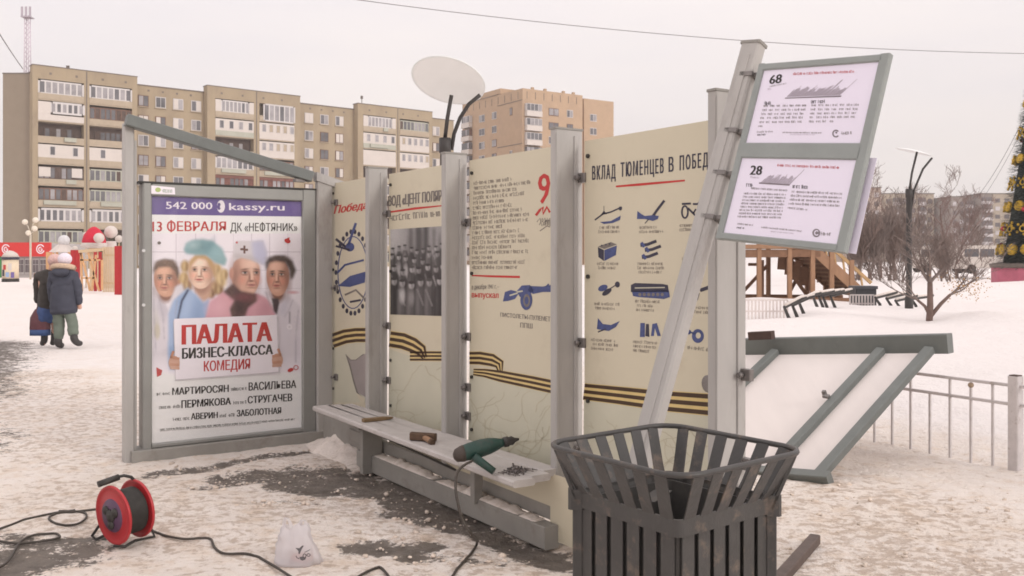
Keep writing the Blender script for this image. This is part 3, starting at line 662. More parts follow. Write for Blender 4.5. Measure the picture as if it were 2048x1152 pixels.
purple = S('purple print', (106, 90, 148), 1.0, rough=.5, var=.06)
whitep = S('white print', (228, 222, 230), 1.1, rough=.5, var=.02)
sk = [S('print skin %d' % i, c, 1, rough=.5, var=.06, scale=20) for i, c in enumerate(((196, 146, 122), (226, 192, 172), (204, 162, 142), (194, 148, 128), (160, 108, 88)))]
pr = lambda nm, c: S('print ' + nm, c, 1, rough=.5, var=.10, scale=14)
hairb, hairy, haird, teal, blu, pink, wine, coatw, capw, lip = pr('brown', (92, 66, 52)), pr('blond', (196, 166, 122)), pr('dark brown', (62, 50, 46)), pr('teal', (128, 164, 172)), pr('pale blue', (150, 172, 206)), pr('pink', (204, 152, 164)), pr('dark wine', (88, 58, 58)), pr('coat white', (206, 200, 206)), pr('cap white', (206, 202, 212)), pr('lip', (172, 84, 82))
cv.tr = Z3
cv.poly([(235, 200), (1400, 220), (1398, 358), (240, 342)], purple, 2)
cv.text('542 000', (352, 240), (708, 246), (708, 302), (355, 298), whitep, .02, 3)
cv.text('kassy.ru', (838, 250), (1262, 256), (1262, 311), (840, 308), whitep, .025, 3)
cv.ell(775, 280, 31, 48, whitep, 3); cv.ell(760, 266, 12, 14, purple, 4); cv.ell(760, 296, 12, 10, purple, 4); cv.poly([(742, 274), (766, 262), (768, 300), (744, 292)], purple, 4)
cv.text('13 ФЕВРАЛЯ', (250, 392), (812, 396), (812, 466), (250, 472), redp, .02, 2)
cv.text('ДК «НЕФТЯНИК»', (848, 404), (1362, 410), (1362, 468), (848, 472), blackp, .01, 2)
pc = Pic(247, 488, 1388, 1590, 290, 270, (230, 224, 232))
for x in (430, 580, 725, 870, 1010, 1150, 1290): pc.put((abs(pc.X - x) < 3).astype(float), (200, 192, 200), .8)
for y in (630, 770, 910): pc.put((abs(pc.Y - y) < 3).astype(float), (200, 192, 200), .8)
def head(cx, cy, rx, ry, base, shade, hi, hair, gaze=0, side=1, rot=0, lipc=(172, 92, 88), fem=False):
    shade = tuple(int(v * .90) for v in shade)
    pc.ell(cx, cy + ry * .85, rx * .62, ry * .5, shade, .3)
    pc.ell(cx, cy, rx, ry, base, .05, 1, rot); pc.ell(cx + gaze * .2, cy + ry * .30, rx * .86, ry * .74, base, .05, 1, rot)
    pc.ell(cx + side * rx * .78, cy + ry * .1, rx * .36, ry * .8, shade, .7, .75, rot); pc.ell(cx - side * rx * .85, cy + ry * .25, rx * .2, ry * .6, shade, .8, .5)
    pc.ell(cx + gaze * .6 - side * rx * .15, cy - ry * .48, rx * .52, ry * .26, hi, .65, .75)
    ey = cy - ry * .08
    for sx in (-1, 1):
        x = cx + sx * rx * .40 + gaze; k = 1 - .25 * (sx * gaze > 0)
        pc.ell(x, ey - ry * .01, rx * .29 * k, ry * .12, shade, .5, .9); pc.ell(x, ey + ry * .02, rx * .17 * k, ry * .045, (226, 214, 208), .4, .8)
        pc.ell(x + gaze * .08, ey + ry * .015, rx * .10, ry * .055, (46, 38, 38), .4, .95); pc.ell(x, ey - ry * .03, rx * .2 * k, ry * .018, (60, 44, 42), .5, .9)
        pc.ell(x, ey - ry * .15, rx * .27 * k, ry * (.022 if fem else .036), hair, .6, .85, sx * .12); pc.ell(x, ey + ry * .12, rx * .2, ry * .03, shade, .6, .7)
        pc.ell(cx + sx * rx * .5 + gaze * .8, cy + ry * .28, rx * .24, ry * .17, tuple(min(255, int(v * f)) for v, f in zip(base, (1.04, .88, .86))), .9, .6)
    nx_ = cx + gaze * 1.25
    pc.ell(nx_, cy + ry * .10, rx * .10, ry * .22, hi, .65, .75); pc.ell(nx_ + side * rx * .14, cy + ry * .14, rx * .07, ry * .18, shade, .55, .85); pc.ell(nx_ + side * .03 * rx, cy + ry * .32, rx * .2, ry * .05, shade, .45, 1)
    for sx in (-1, 1): pc.ell(nx_ + sx * rx * .30, cy + ry * .38, rx * .05, ry * .16, shade, .9, .55, -sx * .35)
    pc.ell(nx_ - side * .02 * rx, cy + ry * .51, rx * .29, ry * .065, lipc, .45, .9); pc.ell(nx_, cy + ry * .505, rx * .27, ry * .016, (92, 46, 46), .5, .85); pc.ell(nx_, cy + ry * .64, rx * .26, ry * .04, shade, .6, .7); pc.ell(nx_, cy + ry * .76, rx * .2, ry * .09, hi, .9, .4)
# man in a white coat, left
pc.poly([(247, 880), (300, 960), (370, 1070), (440, 980), (470, 870), (535, 915), (420, 1010), (414, 1560), (247, 1590)], (208, 202, 210), 2)
pc.poly([(300, 960), (372, 1070), (340, 1180), (280, 1060)], (190, 184, 194), 3); pc.poly([(262, 1040), (300, 1150), (300, 1300), (262, 1250)], (190, 186, 178), 4, .8); pc.ell(285, 1240, 22, 60, (188, 178, 150), .3, .6)
head(352, 838, 92, 132, (198, 150, 126), (146, 98, 80), (222, 178, 152), (84, 62, 50), gaze=-8, side=1, rot=-.1)
pc.poly([(252, 806), (256, 740), (280, 700), (340, 680), (410, 690), (448, 745), (460, 850), (440, 832), (420, 775), (380, 742), (300, 748), (268, 780)], (92, 70, 56), 2); pc.ell(350, 712, 70, 18, (122, 96, 78), .8, .6); pc.ell(454, 868, 13, 32, (170, 118, 98), .3)
pc.poly([(425, 900), (470, 870), (530, 912), (440, 990), (380, 1110), (372, 1060)], (214, 208, 214), 2)
# woman with a teal cap
for x, y, r, c in ((500, 740, 36, (176, 146, 104)), (492, 830, 40, (190, 160, 116)), (520, 890, 36, (160, 128, 92)), (742, 770, 44, (196, 168, 124)), (772, 850, 48, (206, 180, 138)), (722, 905, 42, (168, 136, 98)), (802, 800, 32, (186, 158, 116)), (764, 925, 32, (150, 120, 86)), (700, 950, 30, (140, 108, 80))):
    pc.ell(x, y, r, r * 1.3, c, .35); pc.ell(x - 8, y - 6, r * .3, r * .9, (222, 198, 154), .9, .5); pc.ell(x + 12, y + 10, r * .22, r * .8, (128, 98, 70), .9, .5)
pc.poly([(565, 860), (705, 850), (690, 990), (640, 1020), (600, 985)], (196, 158, 138), 3)
pc.poly([(366, 1590), (372, 1100), (410, 1000), (520, 905), (580, 950), (640, 1020), (690, 985), (670, 1150), (640, 1590)], (152, 174, 208), 2); pc.poly([(520, 905), (560, 940), (520, 1150), (460, 1150)], (176, 194, 222), 6, .7); pc.poly([(590, 980), (640, 1025), (620, 1150), (560, 1150)], (126, 150, 188), 6, .6)
pc.poly([(518, 915), (532, 922), (482, 1010), (450, 1150), (436, 1150), (466, 1005)], (58, 62, 90), 1)
head(622, 775, 96, 132, (228, 196, 176), (184, 142, 124), (244, 220, 204), (130, 98, 74), gaze=-10, side=1, lipc=(186, 84, 88), fem=True)
pc.poly([(526, 800), (530, 700), (580, 650), (650, 645), (715, 690), (732, 840), (704, 760), (660, 690), (600, 680), (552, 730)], (186, 152, 108), 2, .95)
pc.poly([(488, 612), (508, 562), (560, 538), (640, 532), (720, 548), (785, 605), (822, 690), (806, 738), (738, 715), (660, 655), (570, 652), (505, 645)], (136, 168, 174), 2); pc.ell(620, 590, 60, 44, (96, 134, 142), .9, .7); pc.ell(560, 575, 40, 26, (170, 194, 198), .9, .7); pc.ell(740, 640, 40, 40, (150, 184, 190), .9, .7); pc.ell(690, 580, 20, 50, (110, 146, 154), .9, .6, .5)
# bald man with a paper cap and scarf
pc.poly([(630, 1590), (650, 1150), (690, 1010), (800, 930), (1060, 950), (1170, 1005), (1215, 1140), (1200, 1590)], (206, 154, 166), 2); pc.ell(760, 1060, 70, 60, (222, 176, 186), .9, .7); pc.ell(1120, 1060, 50, 70, (184, 130, 144), .9, .7)
head(966, 800, 110, 164, (206, 164, 146), (158, 112, 98), (234, 200, 182), (120, 90, 80), gaze=36, side=-1, rot=.06, lipc=(184, 120, 116)); pc.ell(856, 795, 17, 44, (186, 138, 122), .3)
pc.poly([(868, 700), (876, 560), (898, 545), (1100, 540), (1132, 640), (1118, 738), (1010, 690), (930, 672)], (208, 202, 206), 1); pc.poly([(1010, 548), (1100, 540), (1132, 640), (1118, 738), (1022, 692)], (184, 184, 208), 3, .9); pc.poly([(872, 690), (880, 640), (1010, 660), (1110, 720), (1010, 692), (930, 674)], (176, 166, 166), 3, .6)
pc.poly([(925, 602), (985, 604), (985, 620), (925, 618)], (104, 74, 66), 0); pc.poly([(946, 580), (962, 580), (964, 642), (948, 642)], (104, 74, 66), 0); pc.ell(897, 557, 8, 8, (186, 60, 60), .3)
pc.poly([(790, 935), (868, 870), (930, 930), (1050, 955), (1050, 1010), (985, 1060), (965, 1120), (858, 1115), (846, 1060), (880, 1000)], (84, 58, 58), 2); pc.ell(960, 980, 70, 26, (122, 68, 74), .9, .8); pc.ell(910, 1060, 30, 40, (62, 44, 46), .9, .8); pc.poly([(846, 1060), (965, 1120), (930, 1160), (860, 1150)], (84, 58, 58), 2)
# man with dark hair and a tie, right
pc.poly([(1080, 905), (1120, 930), (1190, 985), (1270, 960), (1330, 990), (1388, 1050), (1388, 1560), (1215, 1560), (1195, 1080)], (212, 206, 214), 2); pc.poly([(1260, 970), (1300, 990), (1270, 1120), (1215, 1100)], (194, 190, 202), 4, .8)
head(1212, 812, 88, 150, (198, 152, 132), (142, 98, 82), (224, 184, 164), (60, 48, 44), gaze=-6, side=1, rot=-.03)
pc.poly([(1116, 760), (1116, 710), (1140, 675), (1190, 655), (1262, 655), (1325, 695), (1354, 770), (1330, 832), (1306, 845), (1304, 775), (1272, 712), (1200, 700), (1150, 712), (1126, 770)], (64, 50, 46), 2); pc.ell(1220, 678, 70, 14, (96, 80, 74), .9, .6)
pc.poly([(1165, 985), (1218, 985), (1224, 1020), (1206, 1110), (1180, 1085)], (70, 56, 60), 1); pc.poly([(1298, 1090), (1308, 1090), (1306, 1180), (1300, 1180)], (110, 104, 112), 1); pc.ell(1301, 1205, 20, 20, (232, 226, 232), .2); pc.ell(1301, 1205, 10, 10, (208, 202, 208), .3)
pc.put(np.clip((pc.Y - 1420) / 160, 0, 1), (236, 230, 238)); pc.ell(1330, 940, 34, 10, (196, 120, 130), .8, .7)
for pts in ([(300, 985), (330, 1120), (340, 1300)], [(440, 1000), (425, 1110), (418, 1300)], [(1120, 935), (1160, 1060), (1195, 1110)], [(1330, 995), (1290, 1090), (1262, 1130)], [(258, 900), (262, 1100), (275, 1400)], [(1372, 1070), (1352, 1250), (1350, 1480)]):
    for (xa, ya), (xb, yb) in zip(pts, pts[1:]): pc.poly([(xa - 3, ya), (xa + 3, ya), (xb + 3, yb), (xb - 3, yb)], (150, 146, 158), 1, .7)
hn = np.random.RandomState(9).rand(*pc.X.shape); hn = blur(hn, 1); dk_ = pc.im.sum(2) < .55; pc.im *= np.where(dk_, .55 + .9 * hn, 1)[..., None]     # strands in the dark hair and cloth
pc.im = np.clip(pc.im * 1.08, 0, .86); pc.im *= (1 + .05 * (np.random.RandomState(4).rand(*pc.X.shape) - .5))[..., None]
cv.tr = Z3; cv.raster(247, 488, 1388, 1590, pc.im, 1)
cv.ell(300, 560, 14, 12, greyp, 9); cv.ell(1285, 545, 24, 17, redp, 9, rot=.4); cv.poly([(1270, 530), (1300, 516), (1300, 540)], redp, 10)
cv.tr = Z4
cv.poly([(340, 130), (1012, 104), (1022, 466), (352, 516)], coatw, 15)
cv.poly([(345, 120), (1000, 95), (1012, 458), (355, 508)], whitep, 16)
cv.text('ПАЛАТА', (400, 160), (965, 140), (965, 262), (400, 285), redp, .045, 17)
cv.text('БИЗНЕС-КЛАССА', (398, 308), (974, 284), (974, 346), (398, 376), blackp, .035, 17)
cv.text('КОМЕДИЯ', (536, 390), (829, 374), (829, 440), (536, 456), redp, .02, 17)
for hx, hy, f in ((345, 400, 1), (1005, 385, -1)):
    cv.ell(hx, hy, 36, 44, sk[2], 18, 16)
    for k in range(4): cv.stroke([(hx - 26 * f, hy - 34 + k * 22), (hx + 34 * f, hy - 24 + k * 20)], 17, sk[2] if k % 2 else sk[0], 19)
    cv.stroke([(hx - 20 * f, hy - 30), (hx - 4 * f, hy - 74)], 16, sk[0], 19)
cv.poly([(232, 430), (270, 450), (262, 480), (236, 492)], redp, 9); cv.ell(1090, 448, 20, 12, redp, 9, rot=-.4); cv.ring(1125, 432, 14, 14, 4, redp, 9)
rq = random.Random(2)
cv.text('МАРТИРОСЯН', (335, 562), (694, 542), (694, 588), (335, 608), blackp, .028, 4)
cv.text('ВАСИЛЬЕВА', (824, 528), (1126, 512), (1126, 562), (824, 580), blackp, .02, 4)
cv.text('ПЕРМЯКОВА', (394, 642), (708, 624), (708, 668), (394, 692), blackp, .028, 4)
cv.text('СТРУГАЧЕВ', (818, 616), (1100, 598), (1100, 646), (818, 662), blackp, .028, 4)
cv.text('АВЕРИН', (455, 724), (624, 716), (624, 754), (455, 766), blackp, .028, 4)
cv.text('ЗАБОЛОТНАЯ', (748, 704), (1030, 686), (1030, 726), (748, 746), blackp, .028, 4)
for a, b_, c, d in ((235, 612, 328, 606), (712, 582, 816, 574), (250, 698, 388, 690), (726, 668, 812, 662), (340, 774, 448, 766), (638, 752, 742, 744)): cv.lines(a, b_, c, d, 17, blackp, rq, 4)
cv.lines(255, 836, 1120, 768, 11, blackp, rq, 4); cv.lines(255, 842, 900, 792, 5, greyp, rq, 4)
cv.build('print', None, pst, fixn=False)
# small sticker at the frame's top corner
cv = Canvas(X(0, -.0075, 0), LBn)
cv.tr = Z3; cv.poly([(240, 118), (420, 135), (424, 188), (240, 182)], whitep, 1); cv.ell(292, 152, 22, 18, pr('leaf green', (170, 186, 120)), 2); cv.lines(322, 172, 416, 178, 26, pr('sticker grey', (150, 165, 150)), rq, 2)
cv.build('sticker', None, lbox, fixn=False)
gm = bpy.data.materials.new('front glass'); gm.use_nodes = True; t = gm.node_tree; t.nodes.clear()
o_ = N(t, 'ShaderNodeOutputMaterial'); m_ = N(t, 'ShaderNodeMixShader'); tr_ = N(t, 'ShaderNodeBsdfTransparent'); gl = N(t, 'ShaderNodeBsdfGlossy'); gl.inputs['Roughness'].default_value = .05; m_.inputs[0].default_value = .045
t.links.new(tr_.outputs[0], m_.inputs[1]); t.links.new(gl.outputs[0], m_.inputs[2]); t.links.new(m_.outputs[0], o_.inputs[0])
mb = MB(); mb.bar(X((xi0 + xi1) / 2, .0085, zi0 - .004), X((xi0 + xi1) / 2, .0085, zi1 + .004), xi1 - xi0 + .008, .003, dW).build('glass_pane', gm, lbox)

# outer post at the lightbox's free edge and the roof beam that still spans the two
oF0, oF1 = lb_o(269), lb_o(249)
mb = MB(); om = (oF0 + oF1) / 2; zF = LB(258, 246).z
mb.bar(X(om, .05, -.05), X(om, .05, zF), abs(oF1 - oF0), .1, dW, .008); mb.bar(X(oF0 - .012, .05, -.04), X(oF0 - .012, .05, zF - .12), .02, .05, dW, .003)
pF = mb.build('post', paint, shelter)
b0 = P(252, 240, X(om, .03, 0).y - .05); b1 = P(622, 354, X(0.03, .03, 0).y - .05)
mb = MB(); mb.bar(b0, b1, .10, .085, UP, .006); rb = mb.build('roof_beam', green, shelter)
q = b1.lerp(b0, .07); MB().bar(q - UP * .07 + dW * .0, q - UP * .045, .06, .09, nW, .004).build('bracket', steel, rb)

# ================================================================= BENCH
bench = thing('bench', 'low grey board bench along the foot of the shelter wall', 'bench', tuple(W(1.2, .25, 0)))
ZB = .40
nf, nb_ = G(1032, 964, ZB), G(1124, 937, ZB); ff, fb = G(629, 811, ZB), G(703, 808, ZB)
board_m = S('worn grey bench paint', (182, 177, 174), 1.0, rough=.6, var=.10, scale=7, dirt=(.22, .19, .165), dscale=9, dlo=.56, dhi=.85, bump=.15, bscale=50)
wid = [(0, .345), (.365, .69), (.705, 1.0)]
for i, (a, b_) in enumerate(wid):
    m_ = (a + b_) / 2; near = nf.lerp(nb_, m_); far = ff.lerp(fb, m_); ww = (nf - nb_).length * (b_ - a)
    sh = (near - far).normalized() * (.0, .0, -.03)[i]
    MB().bar(near + sh - UP * .018, far - UP * .018, ww, .036, UP, .008).build('board', board_m, bench)
for px, py in ((748, 925), (924, 985)):
    pass
for t, wl_ in ((.62, .06), (2.02, .15)):
    MB().bar(W(t, .165, .10 if t < 1 else .0), W(t, .165, ZB - .036), wl_, .045, dW, .004).build('leg', paint_d, bench)
    MB().bar(W(t, .10, ZB - .065), W(t, .27, ZB - .065), .05, .055, UP, .004).build('bracket', paint_d, bench)
brace = M('black rod', (.05, .045, .04), rough=.5)
MB().tube([W(1.72, .30, .345), W(.80, .20, .255)], .007, 6).build('brace_rod', brace, bench)

# ================================================================= LEANING SIGN POST WITH TIMETABLES
base = Vector((P(1172, 1328, 3.42).x, 3.42, 0)); topp = P(1507, 92, 3.74)
sign = thing('bus_stop_sign', 'leaning grey bus stop post carrying a framed double timetable board', 'bus stop sign', tuple(base))
ax = (topp - base).normalized(); u0 = Vector((.72, -.69, 0)); u0 = (u0 - ax * u0.dot(ax)).normalized(); v0 = ax.cross(u0)
mb = MB(); mb.bar(base, topp, .085, .06, v0, .008); mb.bar(base + ax * .4 - v0 * .032, topp - ax * .05 - v0 * .032, .03, .006, v0, .002)
sp = mb.build('post', paint, sign); MB().bar(topp, topp + ax * .012, .092, .066, v0, .004).build('cap', paint_d, sp)
TL, TR_, BL = P(1521, 130, 3.66), P(1781, 109, 3.24), P(1434, 478, 3.58); BR = onplane(1690, 506, TL, (TR_ - TL).cross(BL - TL))
ex, ey = (TR_ - TL), (BL - TL); nS = ex.cross(ey).normalized()
if nS.y > 0: nS = -nS
fr = S('board frame grey', (140, 145, 143), 1.05, rough=.45, var=.07, scale=8, dirt=(.2, .2, .2), dscale=8, dlo=.6, dhi=.8)
def Bq(a, b, d=0): return TL.lerp(TR_, a).lerp(BL.lerp(BR, a), b) + nS * d
mb = MB()
def rail(a0, b0_, a1, b1_, wd, nm='frame_bar'):
    MB().bar(Bq(a0, b0_), Bq(a1, b1_), wd, .028, nS, .004).build(nm, fr, sign)
fwid = .030
rail(0.026, 0.0, .026, 1.0, .03); rail(.975, 0, .975, 1.0, .038); rail(.045, .02, .955, .02, .028); rail(.045, .5, .955, .5, .062); rail(.045, .982, .955, .982, .026)
mb = MB(); back = [Bq(.03, .03, -.004), Bq(.97, .03, -.004), Bq(.97, .97, -.004), Bq(.03, .97, -.004)]; mb.prism(back, -nS * .004).build('back_plate', fr, sign)
sheetm = S('timetable paper', (220, 214, 232), 1.1, rough=.4, var=.02, scale=4)
def sheet(quad, d, nm, lab=None):
    o = MB(); o.prism([onplane(x, y, TL + nS * d, nS) for x, y in quad], -nS * .0015); r_ = o.build(nm, sheetm, sign)
    if lab: r_['label'] = lab
    return r_
s1 = sheet([(1520, 135), (1768, 119), (1728, 292), (1484, 288)], .006, 'timetable', 'upper timetable headed 68'); s2 = sheet([(1474, 309), (1716, 316), (1674, 497), (1438, 468)], .006, 'timetable', 'lower timetable headed 28')
s3 = sheet([(1690, 314), (1754, 316), (1712, 508), (1660, 500)], -.03, 'loose_sheet', 'lavender sheet showing past the frame')
cv = Canvas(TL + nS * .006, nS); r5 = random.Random(9); tr1 = lambda x, y: (1470 + x / 5.236, 100 + y / 5.236); tr2 = lambda x, y: (1420 + x / 5.009, 290 + y / 5.009)
cv.tr = tr1; light = pr('chart grey', (176, 166, 176)); midg = pr('chart line', (128, 120, 126))
cv.text('68', (374, 262), (496, 246), (482, 345), (360, 358), blackp, .03, 2)
cv.lines(610, 265, 1262, 238, 22, redp, r5, 2); cv.lines(365, 390, 550, 355, 12, greyp, r5, 2); cv.lines(345, 420, 390, 416, 14, light, r5, 2)
cv.poly([(528, 500), (1118, 478), (1110, 492), (520, 510)], midg, 2)
for k in range(62):
    x = 545 + k * 9; hgt = 45 + 40 * abs(math.sin(k * .35)) + r5.uniform(0, 40) + (110 if k in (44, 45, 61) else 0)
    cv.stroke([(x, 492 - k * .3), (x + hgt * 1.0, 492 - hgt)], 3.4, light if k % 3 else midg, 2 + (k % 3) * .2)
cv.lines(305, 578, 388, 574, 34, blackp, r5, 2); cv.lines(798, 560, 950, 556, 30, blackp, r5, 2)
for i, y in enumerate((596, 640, 682, 722, 766)):
    for a, b_ in ((300 - i * 11, 770 - i * 12), (800 - i * 6, 1320 - i * 12)):
        n = 7
        for k in range(n if not (i == 4 and a > 600) else 4): x = a + (b_ - a) * k / n; cv.lines(x, y - (x - 300) * .012, x + (b_ - a) / n * .82, y - (x - 300) * .012, 19, greyp, r5, 2, cw=.62)
cv.lines(244, 808, 305, 806, 17, greyp, r5, 2); cv.lines(230, 868, 410, 862, 15, greyp, r5, 2); cv.lines(230, 898, 320, 894, 15, blackp, r5, 2); cv.lines(500, 872, 920, 876, 14, greyp, r5, 2); cv.lines(580, 892, 840, 893, 9, light, r5, 2)
cv.ring(1058, 876, 32, 34, 14, midg, 2, 24, 40, 320); cv.ell(1062, 866, 10, 10, midg, 2); cv.lines(1112, 892, 1225, 882, 30, greyp, r5, 2)
cv.build('print', None, s1, fixn=False)
cv = Canvas(TL + nS * .006, nS); cv.tr = tr2
cv.text('28', (418, 200), (528, 205), (514, 300), (400, 298), blackp, .03, 2)
cv.lines(672, 215, 1306, 240, 22, redp, r5, 2); cv.lines(405, 330, 500, 340, 16, light, r5, 2)
cv.poly([(496, 374), (802, 394), (796, 408), (490, 388)], midg, 2)
for k in range(34):
    x = 512 + k * 8.6; hgt = 35 + 30 * abs(math.sin(k * .4)) + r5.uniform(0, 32) + (70 if k == 33 else 0); cv.stroke([(x, 380 + k * .5), (x + hgt, 380 + k * .5 - hgt)], 3.2, light if k % 3 else midg, 2 + (k % 3) * .2)
cv.lines(364, 418, 436, 420, 32, blackp, r5, 2); cv.lines(828, 432, 982, 440, 30, blackp, r5, 2)
for i in range(9):
    y = 462 + i * 33; cv.lines(350 - i * 9 + (60 if i == 0 else 0), y - (20 if i == 0 else 0), 780 - i * 8, y + 12 - (8 if i == 0 else 0), 17, greyp, r5, 2, cw=.6)
for i in range(5): y = 486 + i * 40; cv.lines(820 - i * 10, y - 8, (1330 - i * 10) if i < 4 else 980, y + 14, 19, greyp, r5, 2, cw=.62)
cv.lines(275, 796, 434, 812, 14, greyp, r5, 2); cv.lines(268, 836, 350, 842, 15, blackp, r5, 2); cv.lines(515, 832, 920, 872, 14, greyp, r5, 2); cv.lines(610, 872, 840, 892, 10, light, r5, 2)
cv.ell(1066, 882, 40, 42, midg, 2); cv.ring(1070, 882, 20, 22, 10, sheetm, 3, 20, 40, 320); cv.lines(1112, 906, 1226, 910, 30, greyp, r5, 2)
cv.build('print', None, s2, fixn=False)
for py_, d_ in ((150, 0), (265, 0), (350, 0), (437, 0)):
    s_t = (base.z + (H - (py_ - HY) / F * 3.68) ) / topp.z; c_ = base.lerp(topp, s_t) ; 
    m_ = MB(); m_.bar(c_ - ax * .009 + u0 * .02, c_ + ax * .009 + u0 * .02, .06, .07, v0, .003); e_ = Bq(.03, max(0, min(1, (py_ - 132) / 348)), -.01)
    m_.bar(c_ + u0 * .03, e_, .03, .02, ax, .004); m_.build('clamp', steel, sign)

# ================================================================= LITTER BIN
bc = Vector((.468, 2.68, 0)); BR_ = R(-7 + 45)
bx, by = Vector((math.cos(BR_), math.sin(BR_), 0)), Vector((-math.sin(BR_), math.cos(BR_), 0))
binm = M('bin paint', (.050, .047, .045), rough=.42, var=.18, scale=7, spec=.5, dirt=(.17, .125, .095), dscale=13, dlo=.54, dhi=.74, bump=.16, bscale=40)
linm = M('bin liner', (.085, .081, .077), rough=.38, metal=.35, var=.2, scale=6, dirt=(.16, .145, .13), dscale=6, dlo=.55, dhi=.85, bump=.1, bscale=20)
tbin = thing('litter_bin', 'dark metal litter bin with flared slatted rim in the foreground', 'litter bin', tuple(bc))
def BQ(a, b_, z): return bc + bx * a + by * b_ + UP * z
ZR, ZBELT = .948, .775; s1_, s2_ = .197, .271
def rsq(h, r, z, n=6):
    pts = []
    for cx_, cy_, a0 in ((1, 1, 0), (-1, 1, 90), (-1, -1, 180), (1, -1, 270)):
        for k in range(n + 1): a = R(a0 + 90 * k / n); pts.append(BQ(cx_ * (h - r) + r * math.cos(a), cy_ * (h - r) + r * math.sin(a), z))
    return pts
rim = rsq(s2_, .085, ZR); rim.append(rim[0]); rim.append(rim[1]); MB().tube(rim, .0085, 8, cap=False).build('rim', binm, tbin)
rb = rsq(s2_ - .006, .06, ZR)
for side in range(4):
    rot = Matrix.Rotation(side * math.pi / 2, 3, 'Z')
    def T(a, b_, z): v = Vector((a, b_, 0)); v = rot @ v; return BQ(v.x, v.y, z)
    for k in range(6):
        u = (k - 2.5) / 2.5; y0, y1 = u * .158, u * .196
        path = [T(s1_, y0, .06), T(s1_, y0, ZBELT + .01), T(s1_ + .006, y0 + (y1 - y0) * .08, ZBELT + .035), T(s1_ + .022, y0 + (y1 - y0) * .3, ZBELT + .065), T(s2_ - .002, y1, ZR)]
        wv = (T(0, 1, 0) - T(0, 0, 0)); nv = (T(1, 0, 0) - T(0, 0, 0)); mb = MB(); vs = []
        for i, p in enumerate(path): wd = .046 if i < 3 else .043; vs += [p - wv * wd / 2, p + wv * wd / 2, p + wv * wd / 2 - nv * .004, p - wv * wd / 2 - nv * .004]
        mb.add(vs, [[i * 4 + q, i * 4 + (q + 1) % 4, i * 4 + 4 + (q + 1) % 4, i * 4 + 4 + q] for i in range(4) for q in range(4)] + [[3, 2, 1, 0], [16, 17, 18, 19]])
        mb.build('slat', binm, tbin)
    cq = [T(s1_ + .002, -.19, 0), T(s1_ + .002, .19, 0)]
for zz, hh in ((ZBELT - .005, .046), (.16, .04)):
    o_, i_ = rsq(s1_ + .008, .02, zz), rsq(s1_ + .001, .015, zz); n = len(o_); vs = o_ + [p + UP * hh for p in o_] + [p + UP * hh for p in i_] + i_
    MB().add(vs, [[r_ * n + k, r_ * n + (k + 1) % n, ((r_ + 1) % 4) * n + (k + 1) % n, ((r_ + 1) % 4) * n + k] for r_ in range(4) for k in range(n)]).build('belt', binm, tbin)
ln = rsq(.183, .02, .05); ln2 = rsq(.183, .02, .795); li2 = rsq(.177, .016, .795); li = rsq(.177, .016, .10)
MB().loft([ln, ln2, li2, li], smooth=False).build('liner', linm, tbin)
for sx, sy in ((1, -1), (-1, 1), (-1, -1), (1, 1)):
    if sx == -sy:
        d_ = (bx * sx + by * sy).normalized(); c_ = bc + d_ * .276
        mb = MB(); mb.bar(c_ + UP * .0, c_ + UP * (ZBELT + .01), .036, .03, d_, .003); mb.bar(c_ + UP * (ZBELT + .01), bc + d_ * .340 + UP * (ZR - .01), .05, .012, d_, .002)
        mb.build('leg', binm, tbin)
        MB().bar(c_ + d_ * .003 + UP * (ZBELT - .012), c_ + d_ * .003 + UP * (ZBELT + .048), .05, .05, d_, .008).build('belt_lug', binm, tbin)
    else:
        d_ = (bx * sx + by * sy).normalized(); c_ = bc + d_ * .26
        MB().bar(c_, c_ + UP * .1, .03, .03, d_, .003).build('leg', binm, tbin)
MB().bar(BQ(.05, .08, .801), BQ(-.09, .02, .802), .05, .002, UP).build('liner_handle', binm, tbin)

# ================================================================= CABLE REEL AND CABLES
red = S('reel red plastic', (172, 44, 50), 1.0, rough=.38, var=.06, spec=.5, dirt=(.25, .06, .06), dscale=14, dlo=.6, dhi=.8)
blackr = M('black rubber', (.040, .036, .033), rough=.55, var=.25, scale=30)
cabm = M('dark brown cable', (.055, .045, .038), rough=.6, var=.3, scale=60)
rc = P(229, 1030, 4.78); vw_ = (rc - Vector((0, 0, H))).normalized(); rt_ = vw_.cross(UP).normalized(); up_ = rt_.cross(vw_)
axl = (vw_ * -.50 - rt_ * .845 - up_ * .19).normalized(); rc2 = rc - axl * .132
reel = thing('cable_reel', 'red cable reel with a black handle lying on the snow', 'cable reel', (rc.x + .05, rc.y + .04, 0))
def flange(c, nm): MB().lathe(c, [(.02, -.004), (.148, -.004), (.154, .0), (.154, .010), (.147, .013), (.138, .008), (.095, .006), (.09, .012), (.02, .012)], axl, 40).build(nm, red, reel)
flange(rc, 'flange'); flange(rc2, 'flange')
mb = MB(); prof = []; k = 0
for i in range(12): h = -.122 + i * .0098; prof += [(.112, h), (.119, h + .0049)]
mb.lathe(rc, [(.05, -.128)] + prof + [(.05, -.005)], axl, 36).build('wound_cable', blackr, reel)
mb = MB(); mb.lathe(rc, [(.0, .02), (.082, .02), (.088, .012), (.088, .004)], axl, 28); mb.build('socket_disc', S('reel purple disc', (92, 66, 92), .9, rough=.4, var=.1), reel)
ua = (UP - axl * axl.z).normalized(); ra = axl.cross(ua); mb = MB()
for a in (30, 150, 270): q = rc + axl * .021 + (ua * math.sin(R(a)) + ra * math.cos(R(a))) * .045; mb.lathe(q, [(0, .008), (.022, .008), (.026, .0)], axl, 14)
mb.lathe(rc + axl * .02, [(0, .012), (.03, .01), (.035, 0)], axl, 14); mb.build('socket', blackr, reel)
side = axl.cross(UP).normalized(); 
